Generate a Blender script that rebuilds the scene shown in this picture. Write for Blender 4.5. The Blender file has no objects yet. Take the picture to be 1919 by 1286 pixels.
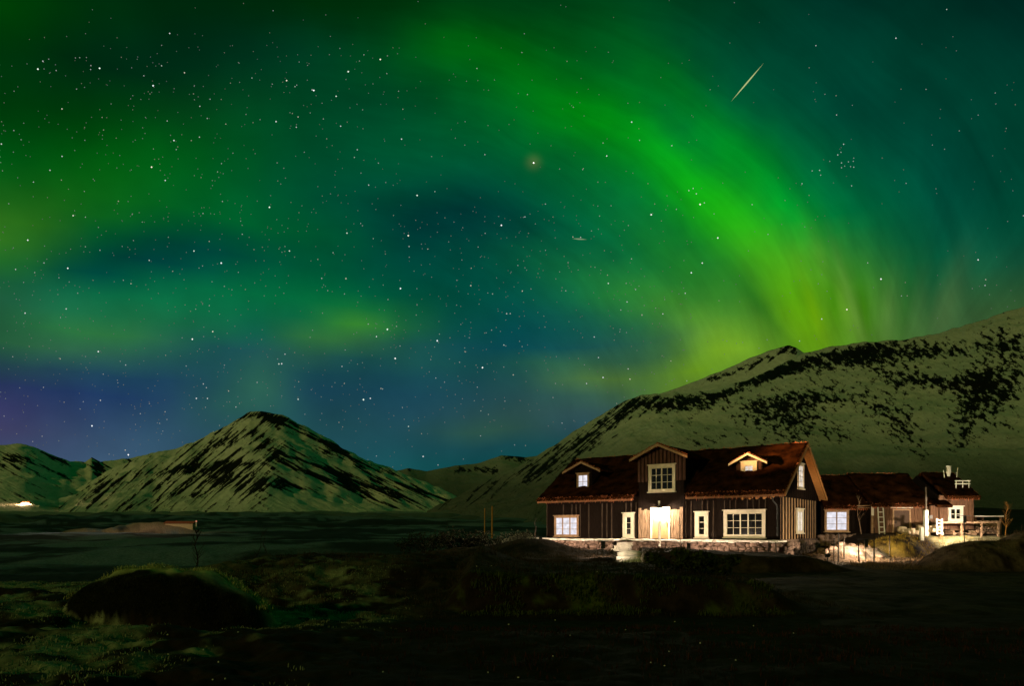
import bpy, math, random
import numpy as np
from mathutils import Vector, Matrix
random.seed(7); RNG = np.random.default_rng(7)
SC = bpy.context.scene; COL = SC.collection
F = 1279.0; CX = 959.5; HZ = 993.0; CZ = 1.6      # focal length, principal column and horizon of the photograph, eye height
R = math.radians
BACKSKY = (.44, .98, .48)                         # the sky behind the camera relative to the display, per channel

# ------------------------------------------------------------------ camera
cam_d = bpy.data.cameras.new('camera'); cam = bpy.data.objects.new('camera', cam_d); COL.objects.link(cam)
cam.location = (0, 0, CZ); cam.rotation_euler = (R(90), 0, 0)
cam_d.sensor_width = 36.0; cam_d.lens = 36.0 * F / 1919.0
cam_d.shift_y = (HZ - 643.0) / 1919.0
cam_d.clip_start = 0.1; cam_d.clip_end = 90000.0
SC.camera = cam
SC.view_settings.view_transform = 'Standard'; SC.view_settings.look = 'None'
SC.view_settings.exposure = 0.0; SC.view_settings.gamma = 1.0
SC.render.engine = 'CYCLES'
SC.cycles.use_denoising = True
SC.cycles.max_bounces = 5

# ------------------------------------------------------------------ night sky with aurora (world)
def lin(c):
    c = np.asarray(c, float) / 255
    return np.where(c <= .04045, c / 12.92, ((c + .055) / 1.055) ** 2.4)
GX=np.linspace(0,1919,11)
GY=np.array([0,100,200,300,400,480,560,640,720,800,880.])
SKY='''
0,58,5|0,46,12|0,42,14|0,44,10|0,50,12|0,60,20|0,62,26|0,56,36|0,46,40|0,43,39|0,36,36
0,48,10|0,48,20|0,46,24|0,56,32|0,72,26|0,90,18|0,82,32|0,68,46|0,61,52|0,56,50|0,48,46
0,56,10|0,60,14|2,62,24|0,70,36|0,78,40|0,98,32|0,110,26|0,88,48|0,66,54|0,60,54|0,58,52
2,82,18|2,88,16|0,80,24|0,76,44|0,80,50|0,86,48|2,108,40|0,118,38|0,86,56|0,67,60|0,62,56
34,104,28|14,102,28|0,90,38|0,82,54|0,64,56|0,68,60|2,98,54|10,134,34|0,108,56|0,74,64|0,68,60
24,98,38|2,78,52|0,72,56|0,80,54|0,68,60|2,76,62|8,98,60|22,130,40|44,126,46|4,84,66|14,76,62
30,90,60|14,100,66|8,106,66|2,97,62|2,82,64|4,78,70|22,104,64|44,124,44|66,134,32|42,92,60|46,85,54
34,90,62|40,104,66|25,92,72|22,88,72|24,88,68|8,78,76|32,90,74|72,124,48|82,136,30|64,100,50|64,95,54
40,54,92|28,58,92|28,63,88|26,69,85|22,68,80|32,76,77|52,94,68|82,122,42|88,130,34|68,100,50|66,95,52
62,62,98|48,72,100|40,76,94|32,76,84|28,68,80|34,68,74|42,72,76|72,100,54|75,110,46|62,90,50|60,85,50
60,78,110|60,86,112|50,86,105|35,80,95|20,78,82|10,72,76|10,75,66|30,80,60|50,80,50|50,80,50|50,80,50
'''
G=np.array([[[float(v) for v in c.split(',')] for c in r.split('|')] for r in SKY.strip().split('\n')])
G[:7,3:,2]*=np.linspace(.96,.86,8)[None]; G[:5,6:,1]*=1.05
# feature blobs on top: px,py,sx,sy,rot(deg),srgb-add colour
FEAT=[
 (850,92,60,26,-6,(0,14,-4)),
 (1120,225,120,34,-30,(0,24,-6)),
 (1300,345,100,40,-42,(4,26,-8)),
 (1400,455,80,40,-52,(24,22,-8)),
 (1485,575,84,36,-64,(14,18,-8)),
 (1520,630,60,22,-80,(6,6,-6)),
 (1250,430,120,22,-38,(0,-10,4)),
 (1330,530,130,26,-38,(10,6,-4)),
 (1410,590,120,20,-45,(-10,-10,4)),
 (1310,620,130,26,-30,(18,12,-4)),
 (1510,470,30,36,12,(16,16,-4)),
 (1490,400,40,24,-40,(0,18,-2)),
 (1400,300,90,26,-48,(0,16,-4)),
 (1270,165,110,24,-42,(0,14,-4)),
 (1300,270,100,20,-42,(0,-12,6)),
 (672,612,60,24,6,(34,34,-14)),
 (640,580,90,24,-6,(2,10,-2)),
 (585,645,55,18,14,(18,20,-8)),
 (525,700,20,40,-24,(18,24,-6)),
 (440,745,70,34,0,(6,20,-8)),
 (830,395,150,28,-8,(0,-6,-2)),
 (760,425,70,22,20,(0,-6,-2)),
 (1180,560,150,26,-24,(8,14,-4)),
 (1020,600,120,20,10,(0,-8,0)),
 (180,510,140,16,4,(-8,-14,4)),
 (1570,540,50,60,8,(6,6,-2)),
 (330,455,150,20,4,(-2,-8,0)),
 (120,640,140,20,-2,(8,12,-2)),
 (260,560,150,26,0,(0,8,2)),
 (600,655,300,12,0,(0,-10,8)),
 (1120,705,90,18,-8,(28,22,-14)),
 (920,800,80,16,2,(12,14,-6)),
 (240,120,130,24,-14,(0,-8,-2)),
 (350,70,70,60,0,(-1,-6,-4)),
 (1720,520,110,60,10,(12,8,-4)),
 (1300,700,60,22,30,(22,24,-16)),
 (30,440,60,34,0,(18,10,-4)),
 (520,430,120,26,-4,(0,10,-4)),
 (700,190,130,30,8,(0,-8,-2)),
]
def cr(t,p0,p1,p2,p3):
    return .5*((2*p1)+(-p0+p2)*t+(2*p0-5*p1+4*p2-p3)*t*t+(-p0+3*p1-3*p2+p3)*t**3)
def skycol(px,py):
    px=np.clip(np.asarray(px,float),0,1919); pyc=np.clip(np.asarray(py,float),0,880)
    fx=px/1919*10; ix=np.clip(fx.astype(int),0,9); tx=(fx-ix)[...,None]
    iy=np.clip(np.searchsorted(GY,pyc,side='right')-1,0,9); ty=((pyc-GY[iy])/(GY[iy+1]-GY[iy]))[...,None]
    rows=[]
    for dy in (-1,0,1,2):
        r=np.clip(iy+dy,0,10)
        g=[G[r,np.clip(ix+d,0,10)] for d in (-1,0,1,2)]
        rows.append(cr(tx,*g))
    c=cr(ty,*rows)
    for (bx,by,sx,sy,rot,col) in FEAT:
        a=np.radians(-rot); dx=px-bx; dy=np.asarray(py,float)-by
        u=(dx*np.cos(a)+dy*np.sin(a))/sx; v=(-dx*np.sin(a)+dy*np.cos(a))/sy
        c=c+np.exp(-(u*u+v*v)*.5)[...,None]*np.array(col)
    return np.clip(c,0,255)

world = bpy.data.worlds.new('World'); SC.world = world; world.use_nodes = True
nt = world.node_tree; N = nt.nodes; LK = nt.links
for n in list(N): N.remove(n)
def nd(tree, t, **kw):
    n = tree.nodes.new(t)
    for k, v in kw.items(): setattr(n, k, v)
    return n
def mth(tree, op, a, b=None, c=None, clamp=False):
    n = tree.nodes.new('ShaderNodeMath'); n.operation = op; n.use_clamp = clamp
    for i, v in enumerate((a, b, c)):
        if v is None: continue
        if isinstance(v, (int, float)): n.inputs[i].default_value = v
        else: tree.links.new(v, n.inputs[i])
    return n.outputs[0]
tc = nd(nt, 'ShaderNodeTexCoord')
wn = nd(nt, 'ShaderNodeTexNoise'); wn.inputs['Scale'].default_value = 5.0; wn.inputs['Detail'].default_value = 3.0
LK.new(tc.outputs['Generated'], wn.inputs['Vector'])
wsub = nd(nt, 'ShaderNodeVectorMath', operation='MULTIPLY_ADD'); LK.new(wn.outputs['Color'], wsub.inputs[0])
wsub.inputs[1].default_value = (.05, .05, .04); wsub.inputs[2].default_value = (-.025, -.025, -.02)
wadd = nd(nt, 'ShaderNodeVectorMath', operation='ADD'); LK.new(tc.outputs['Generated'], wadd.inputs[0]); LK.new(wsub.outputs[0], wadd.inputs[1])
sx = nd(nt, 'ShaderNodeSeparateXYZ'); LK.new(wadd.outputs[0], sx.inputs[0])
az = mth(nt, 'ARCTAN2', sx.outputs[0], sx.outputs[1])
hyp = mth(nt, 'SQRT', mth(nt, 'ADD', mth(nt, 'MULTIPLY', sx.outputs[0], sx.outputs[0]), mth(nt, 'MULTIPLY', sx.outputs[1], sx.outputs[1])))
vel = mth(nt, 'DIVIDE', sx.outputs[2], mth(nt, 'MAXIMUM', hyp, .01))
AZ0 = math.atan(-CX / F); AZ1 = -AZ0
facaz = mth(nt, 'DIVIDE', mth(nt, 'SUBTRACT', az, AZ0), AZ1 - AZ0, clamp=True)
stops_px = np.concatenate([np.linspace(0, 1080, 14), np.linspace(1125, 1670, 14), [1740, 1800, 1860, 1919]])
NV = 30; vs = np.linspace(.07, .79, NV)
azs = np.arctan((stops_px - CX) / F)
prev = None
for i, v in enumerate(vs):
    py = HZ - v * np.sqrt(F * F + (stops_px - CX) ** 2)
    cols = lin(skycol(stops_px, py))
    rp = nd(nt, 'ShaderNodeValToRGB'); cr_ = rp.color_ramp; cr_.interpolation = 'CARDINAL'
    pos = (azs - AZ0) / (AZ1 - AZ0)
    cr_.elements[0].position = float(pos[0]); cr_.elements[1].position = float(pos[-1])
    for p in pos[1:-1]: cr_.elements.new(float(p))
    for e, c in zip(cr_.elements, cols): e.color = (float(c[0]), float(c[1]), float(c[2]), 1)
    LK.new(facaz, rp.inputs[0])
    if prev is None: prev = rp.outputs[0]
    else:
        f_ = mth(nt, 'DIVIDE', mth(nt, 'SUBTRACT', vel, float(vs[i - 1])), float(vs[1] - vs[0]), clamp=True)
        mx = nd(nt, 'ShaderNodeMix', data_type='RGBA'); LK.new(f_, mx.inputs[0]); LK.new(prev, mx.inputs[6]); LK.new(rp.outputs[0], mx.inputs[7])
        prev = mx.outputs[2]
# thin auroral rays fanning up from behind the right-hand mountain, in (azimuth, elevation) space
s0 = nd(nt, 'ShaderNodeSeparateXYZ'); LK.new(tc.outputs['Generated'], s0.inputs[0])
az0 = mth(nt, 'ARCTAN2', s0.outputs[0], s0.outputs[1])
hy0 = mth(nt, 'SQRT', mth(nt, 'ADD', mth(nt, 'MULTIPLY', s0.outputs[0], s0.outputs[0]), mth(nt, 'MULTIPLY', s0.outputs[1], s0.outputs[1])))
vel0 = mth(nt, 'DIVIDE', s0.outputs[2], mth(nt, 'MAXIMUM', hy0, .01))
comb = nd(nt, 'ShaderNodeCombineXYZ'); LK.new(az0, comb.inputs[0]); LK.new(vel0, comb.inputs[1])
def azv(px, py): return math.atan((px - CX) / F), (HZ - py) / math.hypot(F, px - CX)
RAYS = [  # x0,y0 -> x1,y1, width px, linear colour
    (1618, 640, 1568, 480, 7, (.030, .030, .012)), (1600, 625, 1530, 455, 12, (.03, .03, .006)),
    (1632, 640, 1610, 520, 9, (-.02, -.03, -.01)), (1570, 600, 1552, 500, 9, (-.035, -.045, -.008)),
    (1660, 640, 1668, 530, 10, (.018, .02, .008)), (1690, 640, 1705, 520, 10, (-.014, -.022, -.008)),
    (1760, 625, 1800, 490, 16, (.02, .022, .006)), (1735, 630, 1750, 520, 9, (-.010, -.016, -.006)),
    (1000, 305, 1000, 303, 12, (.05, .03, .012)), (1545, 640, 1505, 520, 10, (.03, .02, -.002)),
    (1475, 640, 1400, 540, 12, (-.02, -.03, .0))]
for (x0, y0, x1, y1, w, c) in RAYS:
    a0, v0 = azv(x0, y0); a1, v1 = azv(x1, y1)
    mp = nd(nt, 'ShaderNodeMapping', vector_type='TEXTURE'); LK.new(comb.outputs[0], mp.inputs['Vector'])
    mp.inputs['Location'].default_value = ((a0 + a1) / 2, (v0 + v1) / 2, 0)
    mp.inputs['Rotation'].default_value = (0, 0, math.atan2(v1 - v0, a1 - a0))
    mp.inputs['Scale'].default_value = (max(math.hypot(a1 - a0, v1 - v0) * .55, w / F), w / F, 1)
    dt = nd(nt, 'ShaderNodeVectorMath', operation='DOT_PRODUCT'); LK.new(mp.outputs[0], dt.inputs[0]); LK.new(mp.outputs[0], dt.inputs[1])
    g = mth(nt, 'POWER', .36788, dt.outputs['Value'])
    sc_ = nd(nt, 'ShaderNodeVectorMath', operation='SCALE'); sc_.inputs[0].default_value = c; LK.new(g, sc_.inputs['Scale'])
    ad = nd(nt, 'ShaderNodeVectorMath', operation='ADD'); LK.new(prev, ad.inputs[0]); LK.new(sc_.outputs[0], ad.inputs[1])
    prev = ad.outputs[0]
# fine curtain rays spreading from where the band meets the right-hand mountain
PA, PV = azv(1650, 790)
da = mth(nt, 'SUBTRACT', az, PA); dv = mth(nt, 'SUBTRACT', vel, PV)
ang = mth(nt, 'ARCTAN2', da, dv); rad_ = mth(nt, 'SQRT', mth(nt, 'ADD', mth(nt, 'MULTIPLY', da, da), mth(nt, 'MULTIPLY', dv, dv)))
rc = nd(nt, 'ShaderNodeCombineXYZ'); LK.new(mth(nt, 'MULTIPLY', ang, 9.0), rc.inputs[0]); LK.new(mth(nt, 'MULTIPLY', rad_, 2.2), rc.inputs[1])
rn = nd(nt, 'ShaderNodeTexNoise'); rn.inputs['Scale'].default_value = 1.0; rn.inputs['Detail'].default_value = 4.0; rn.inputs['Roughness'].default_value = .55; LK.new(rc.outputs[0], rn.inputs['Vector'])
rm_ = nd(nt, 'ShaderNodeMapRange'); LK.new(rn.outputs[0], rm_.inputs[0]); rm_.inputs[1].default_value = .25; rm_.inputs[2].default_value = .75; rm_.inputs[3].default_value = .86; rm_.inputs[4].default_value = 1.14
rfade = nd(nt, 'ShaderNodeMapRange', interpolation_type='SMOOTHSTEP'); LK.new(rad_, rfade.inputs[0]); rfade.inputs[1].default_value = .52; rfade.inputs[2].default_value = .16; rfade.inputs[3].default_value = 0; rfade.inputs[4].default_value = 1
rside = nd(nt, 'ShaderNodeMapRange', interpolation_type='SMOOTHSTEP'); LK.new(ang, rside.inputs[0]); rside.inputs[1].default_value = -.95; rside.inputs[2].default_value = -.1; rside.inputs[3].default_value = .25; rside.inputs[4].default_value = 1
rmix = mth(nt, 'ADD', 1.0, mth(nt, 'MULTIPLY', mth(nt, 'SUBTRACT', rm_.outputs[0], 1.0), mth(nt, 'MULTIPLY', rfade.outputs[0], rside.outputs[0])))
rs_ = nd(nt, 'ShaderNodeVectorMath', operation='SCALE'); LK.new(prev, rs_.inputs[0]); LK.new(rmix, rs_.inputs['Scale']); prev = rs_.outputs[0]
# long fine arcs running along the main band, which bends round a point low in the middle of the sky
QA, QV = azv(700, 900)
ea = mth(nt, 'SUBTRACT', az, QA); ev_ = mth(nt, 'SUBTRACT', vel, QV)
ang2 = mth(nt, 'ARCTAN2', ea, ev_); rad2 = mth(nt, 'SQRT', mth(nt, 'ADD', mth(nt, 'MULTIPLY', ea, ea), mth(nt, 'MULTIPLY', ev_, ev_)))
ac = nd(nt, 'ShaderNodeCombineXYZ'); LK.new(mth(nt, 'MULTIPLY', rad2, 26.0), ac.inputs[0]); LK.new(mth(nt, 'MULTIPLY', ang2, 2.2), ac.inputs[1])
an = nd(nt, 'ShaderNodeTexNoise'); an.inputs['Scale'].default_value = 1.0; an.inputs['Detail'].default_value = 5.0; an.inputs['Roughness'].default_value = .6; an.inputs['Distortion'].default_value = .3; LK.new(ac.outputs[0], an.inputs['Vector'])
am = nd(nt, 'ShaderNodeMapRange'); LK.new(an.outputs[0], am.inputs[0]); am.inputs[1].default_value = .25; am.inputs[2].default_value = .75; am.inputs[3].default_value = .80; am.inputs[4].default_value = 1.20
a1f = nd(nt, 'ShaderNodeMapRange', interpolation_type='SMOOTHSTEP'); LK.new(ang2, a1f.inputs[0]); a1f.inputs[1].default_value = -.5; a1f.inputs[2].default_value = .3; a1f.inputs[3].default_value = .15; a1f.inputs[4].default_value = 1
a2f = nd(nt, 'ShaderNodeMapRange', interpolation_type='SMOOTHSTEP'); LK.new(rad2, a2f.inputs[0]); a2f.inputs[1].default_value = .18; a2f.inputs[2].default_value = .42; a2f.inputs[3].default_value = 0; a2f.inputs[4].default_value = 1
amix = mth(nt, 'ADD', 1.0, mth(nt, 'MULTIPLY', mth(nt, 'SUBTRACT', am.outputs[0], 1.0), mth(nt, 'MULTIPLY', a1f.outputs[0], a2f.outputs[0])))
as_ = nd(nt, 'ShaderNodeVectorMath', operation='SCALE'); LK.new(prev, as_.inputs[0]); LK.new(amix, as_.inputs['Scale']); prev = as_.outputs[0]
# soft mottling
mn = nd(nt, 'ShaderNodeTexNoise'); mn.inputs['Scale'].default_value = 9.0; mn.inputs['Detail'].default_value = 5.0
LK.new(tc.outputs['Generated'], mn.inputs['Vector'])
mr = nd(nt, 'ShaderNodeMapRange'); LK.new(mn.outputs[0], mr.inputs[0]); mr.inputs[1].default_value = .25; mr.inputs[2].default_value = .75
mr.inputs[3].default_value = .80; mr.inputs[4].default_value = 1.22
ms = nd(nt, 'ShaderNodeVectorMath', operation='SCALE'); LK.new(prev, ms.inputs[0]); LK.new(mr.outputs[0], ms.inputs['Scale'])
# sky behind, out of view: dimmed and greened to tune its light on slopes
fb_ = nd(nt, 'ShaderNodeMapRange', interpolation_type='SMOOTHSTEP'); LK.new(s0.outputs[1], fb_.inputs[0]); fb_.inputs[1].default_value = -.25; fb_.inputs[2].default_value = .60
fm_ = nd(nt, 'ShaderNodeMix', data_type='VECTOR'); LK.new(fb_.outputs[0], fm_.inputs[0]); fm_.inputs[4].default_value = BACKSKY; fm_.inputs[5].default_value = (1, 1, 1)
mb_ = nd(nt, 'ShaderNodeVectorMath', operation='MULTIPLY'); LK.new(ms.outputs[0], mb_.inputs[0]); LK.new(fm_.outputs[1], mb_.inputs[1])
mxx = nd(nt, 'ShaderNodeVectorMath', operation='MAXIMUM'); LK.new(mb_.outputs[0], mxx.inputs[0]); mxx.inputs[1].default_value = (0, 0, 0)
bg = nd(nt, 'ShaderNodeBackground'); LK.new(mxx.outputs[0], bg.inputs[0]); bg.inputs[1].default_value = 1.0
wo = nd(nt, 'ShaderNodeOutputWorld'); LK.new(bg.outputs[0], wo.inputs[0])

# low orange moon behind the camera to the left
sd = bpy.data.lights.new('moon', 'SUN'); sd.energy = 0.44; sd.angle = R(.6); sd.color = (1.0, .80, .22)
sun = bpy.data.objects.new('moon', sd); COL.objects.link(sun)
sun.rotation_euler = Vector((.56, .78, -.26)).to_track_quat('-Z', 'Y').to_euler()

# ------------------------------------------------------------------ helpers
def srgb(r, g, b): return tuple(float(v) for v in lin((r, g, b)))
def tag(o, label=None, cat=None, group=None, kind=None):
    if label: o['label'] = label
    if cat: o['category'] = cat
    if group: o['group'] = group
    if kind: o['kind'] = kind
    return o
def empty(name, loc=(0, 0, 0), rz=0):
    o = bpy.data.objects.new(name, None); o.empty_display_size = .2
    o.location = loc; o.rotation_euler = (0, 0, rz); COL.objects.link(o); return o
def link_mesh(name, verts, faces, m=None, parent=None, smooth=False):
    me = bpy.data.meshes.new(name); me.from_pydata(verts, [], faces); me.update()
    if m: me.materials.append(m)
    if smooth: me.polygons.foreach_set('use_smooth', [True] * len(me.polygons))
    o = bpy.data.objects.new(name, me); COL.objects.link(o)
    if parent: o.parent = parent
    return o
class MB:
    def __init__(s): s.v = []; s.f = []
    def add(s, vs, fs):
        b = len(s.v); s.v += [tuple(v) for v in vs]; s.f += [tuple(b + i for i in f) for f in fs]
    def box(s, x0, x1, y0, y1, z0, z1, M=None):
        vs = [(x, y, z) for z in (z0, z1) for y in (y0, y1) for x in (x0, x1)]
        if M: vs = [M @ Vector(v) for v in vs]
        s.add(vs, [(0, 2, 3, 1), (4, 5, 7, 6), (0, 1, 5, 4), (2, 6, 7, 3), (0, 4, 6, 2), (1, 3, 7, 5)])
    def prism(s, poly, axis, a, b):          # poly: 2-D outline, extruded a..b along axis (0:x 1:y 2:z)
        n = len(poly)
        def mk(p, t):
            if axis == 0: return (t, p[0], p[1])
            if axis == 1: return (p[0], t, p[1])
            return (p[0], p[1], t)
        s.add([mk(p, a) for p in poly] + [mk(p, b) for p in poly],
              [tuple(range(n))[::-1], tuple(range(n, 2 * n))] + [(i, (i + 1) % n, n + (i + 1) % n, n + i) for i in range(n)])
    def tube(s, p0, p1, r0, r1=None, n=7):
        p0 = Vector(p0); p1 = Vector(p1); r1 = r0 if r1 is None else r1
        d = p1 - p0
        q = d.to_track_quat('Z', 'Y'); a = [q @ Vector((math.cos(2 * math.pi * i / n), math.sin(2 * math.pi * i / n), 0)) for i in range(n)]
        s.add([p0 + v * r0 for v in a] + [p1 + v * r1 for v in a],
              [tuple(range(n))[::-1], tuple(range(n, 2 * n))] + [(i, (i + 1) % n, n + (i + 1) % n, n + i) for i in range(n)])
    def stone(s, c, r, seed, M=None):
        rr = random.Random(seed); t = (1 + 5 ** .5) / 2
        base = [(-1, t, 0), (1, t, 0), (-1, -t, 0), (1, -t, 0), (0, -1, t), (0, 1, t), (0, -1, -t), (0, 1, -t), (t, 0, -1), (t, 0, 1), (-t, 0, -1), (-t, 0, 1)]
        fs = [(0, 11, 5), (0, 5, 1), (0, 1, 7), (0, 7, 10), (0, 10, 11), (1, 5, 9), (5, 11, 4), (11, 10, 2), (10, 7, 6), (7, 1, 8), (3, 9, 4), (3, 4, 2), (3, 2, 6), (3, 6, 8), (3, 8, 9), (4, 9, 5), (2, 4, 11), (6, 2, 10), (8, 6, 7), (9, 8, 1)]
        vs = [Vector(b).normalized() for b in base]; mid = {}; nf = []
        def m_(a, b):
            k = (min(a, b), max(a, b))
            if k not in mid: vs.append(((vs[a] + vs[b]) / 2).normalized()); mid[k] = len(vs) - 1
            return mid[k]
        for a, b, c_ in fs:
            x, y, z = m_(a, b), m_(b, c_), m_(c_, a); nf += [(a, x, z), (b, y, x), (c_, z, y), (x, y, z)]
        ph = [rr.uniform(0, 6.28) for _ in range(6)]
        out = []
        for v in vs:
            k = 1 + .16 * math.sin(2.3 * v.x + ph[0]) + .14 * math.sin(2.9 * v.y + ph[1]) + .12 * math.sin(3.1 * v.z + ph[2]) + .06 * math.sin(7 * v.x + 5 * v.y + ph[3])
            w = [math.copysign(abs(e) ** .75, e) for e in v]
            p = Vector((c[0] + w[0] * r[0] * k, c[1] + w[1] * r[1] * k, c[2] + w[2] * r[2] * k))
            out.append(M @ p if M else p)
        s.add(out, nf)
    def build(s, name, m=None, parent=None, smooth=False): return link_mesh(name, s.v, s.f, m, parent, smooth)
def build2(name, a, ma, b, mb_, parent=None):
    """one part in two materials (a panel and the boards nailed on it)"""
    m = MB(); m.add(a.v, a.f); n = len(m.f); m.add(b.v, b.f); o = m.build(name, ma, parent); o.data.materials.append(mb_)
    o.data.polygons.foreach_set('material_index', [0] * n + [1] * (len(m.f) - n)); return o
def principled(name):
    m = bpy.data.materials.new(name); m.use_nodes = True
    b = m.node_tree.nodes['Principled BSDF']; b.inputs['Specular IOR Level'].default_value = .25
    return m, m.node_tree, b
def mat(name, c, rough=.85, var=.35, scale=6.0, stretch=(1, 1, 1), bump=.0, spec=.25, dark=None):
    """base colour broken up by two octaves of object-space noise, optional bump"""
    m, t, b = principled(name); b.inputs['Roughness'].default_value = rough; b.inputs['Specular IOR Level'].default_value = spec
    tcn = nd(t, 'ShaderNodeTexCoord'); mp = nd(t, 'ShaderNodeMapping'); mp.inputs['Scale'].default_value = stretch
    t.links.new(tcn.outputs['Object'], mp.inputs[0])
    n1 = nd(t, 'ShaderNodeTexNoise'); n1.inputs['Scale'].default_value = scale; n1.inputs['Detail'].default_value = 6.0; n1.inputs['Roughness'].default_value = .65
    t.links.new(mp.outputs[0], n1.inputs['Vector'])
    rp = nd(t, 'ShaderNodeValToRGB'); t.links.new(n1.outputs[0], rp.inputs[0])
    lo = dark if dark else tuple(v * (1 - var) for v in c); hi = tuple(min(1, v * (1 + var)) for v in c)
    rp.color_ramp.elements[0].position = .3; rp.color_ramp.elements[1].position = .7
    rp.color_ramp.elements[0].color = (*lo, 1); rp.color_ramp.elements[1].color = (*hi, 1)
    t.links.new(rp.outputs[0], b.inputs['Base Color'])
    if bump:
        bp = nd(t, 'ShaderNodeBump'); bp.inputs['Strength'].default_value = bump; bp.inputs['Distance'].default_value = .05
        t.links.new(n1.outputs[0], bp.inputs['Height']); t.links.new(bp.outputs[0], b.inputs['Normal'])
    return m
def emis(name, c, strength, sampling='NONE', vary=0):
    m = bpy.data.materials.new(name); m.use_nodes = True; t = m.node_tree
    for n in list(t.nodes): t.nodes.remove(n)
    e = nd(t, 'ShaderNodeEmission'); e.inputs[0].default_value = (*c, 1); e.inputs[1].default_value = strength
    o = nd(t, 'ShaderNodeOutputMaterial'); t.links.new(e.outputs[0], o.inputs[0])
    if vary:
        tcn = nd(t, 'ShaderNodeTexCoord'); n1 = nd(t, 'ShaderNodeTexNoise'); n1.inputs['Scale'].default_value = 3.0
        t.links.new(tcn.outputs['Object'], n1.inputs['Vector'])
        mrn = nd(t, 'ShaderNodeMapRange'); t.links.new(n1.outputs[0], mrn.inputs[0]); mrn.inputs[1].default_value = .3; mrn.inputs[2].default_value = .7
        mrn.inputs[3].default_value = strength * (1 - vary); mrn.inputs[4].default_value = strength * (1 + vary)
        t.links.new(mrn.outputs[0], e.inputs[1])
    m.cycles.emission_sampling = sampling
    return m
def attr_mat(name, scale=3.0, var=.5, rough=.95, bump=.3, dist=.05):
    """base colour from the mesh's own 'tint' colour attribute, broken up by noise"""
    m, t, b = principled(name); b.inputs['Roughness'].default_value = rough; b.inputs['Specular IOR Level'].default_value = .1
    at = nd(t, 'ShaderNodeAttribute'); at.attribute_name = 'tint'
    tcn = nd(t, 'ShaderNodeTexCoord')
    n1 = nd(t, 'ShaderNodeTexNoise'); n1.inputs['Scale'].default_value = scale; n1.inputs['Detail'].default_value = 8.0; n1.inputs['Roughness'].default_value = .7
    t.links.new(tcn.outputs['Object'], n1.inputs['Vector'])
    mrn = nd(t, 'ShaderNodeMapRange'); t.links.new(n1.outputs[0], mrn.inputs[0]); mrn.inputs[1].default_value = .3; mrn.inputs[2].default_value = .7
    mrn.inputs[3].default_value = 1 - var; mrn.inputs[4].default_value = 1 + var
    s_ = nd(t, 'ShaderNodeVectorMath', operation='SCALE'); t.links.new(at.outputs['Color'], s_.inputs[0]); t.links.new(mrn.outputs[0], s_.inputs['Scale'])
    t.links.new(s_.outputs[0], b.inputs['Base Color'])
    if bump:
        bp = nd(t, 'ShaderNodeBump'); bp.inputs['Strength'].default_value = bump; bp.inputs['Distance'].default_value = dist
        t.links.new(n1.outputs[0], bp.inputs['Height']); t.links.new(bp.outputs[0], b.inputs['Normal'])
    return m
def set_tint(o, cols):
    a = o.data.color_attributes.new('tint', 'FLOAT_COLOR', 'POINT')
    c = np.ones((len(o.data.vertices), 4), np.float32); c[:, :3] = cols
    a.data.foreach_set('color', c.ravel())
def _hash(i, j, s):
    h = (i.astype(np.int64) * 374761393 + j.astype(np.int64) * 668265263 + s * 974711) & 0x7fffffff
    h = ((h ^ (h >> 13)) * 1274126177) & 0x7fffffff
    return ((h ^ (h >> 16)) & 0xffff) / 65535.0
def vnoise(x, y, s=0):
    i = np.floor(x); j = np.floor(y); fx = x - i; fy = y - j
    fx = fx * fx * fx * (fx * (fx * 6 - 15) + 10); fy = fy * fy * fy * (fy * (fy * 6 - 15) + 10)
    a = _hash(i, j, s); b = _hash(i + 1, j, s); c = _hash(i, j + 1, s); d = _hash(i + 1, j + 1, s)
    return (a + (b - a) * fx) * (1 - fy) + (c + (d - c) * fx) * fy
def fbm(x, y, s=0, o=4, g=.5):
    t = 0; a = 1; n = 0
    for k in range(o):
        t = t + a * vnoise(x * 2 ** k + 17.3 * k, y * 2 ** k - 9.1 * k, s + k); n += a; a *= g
    return t / n
def sst(a, b, x):
    t = np.clip((x - a) / (b - a), 0, 1); return t * t * (3 - 2 * t)
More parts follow.
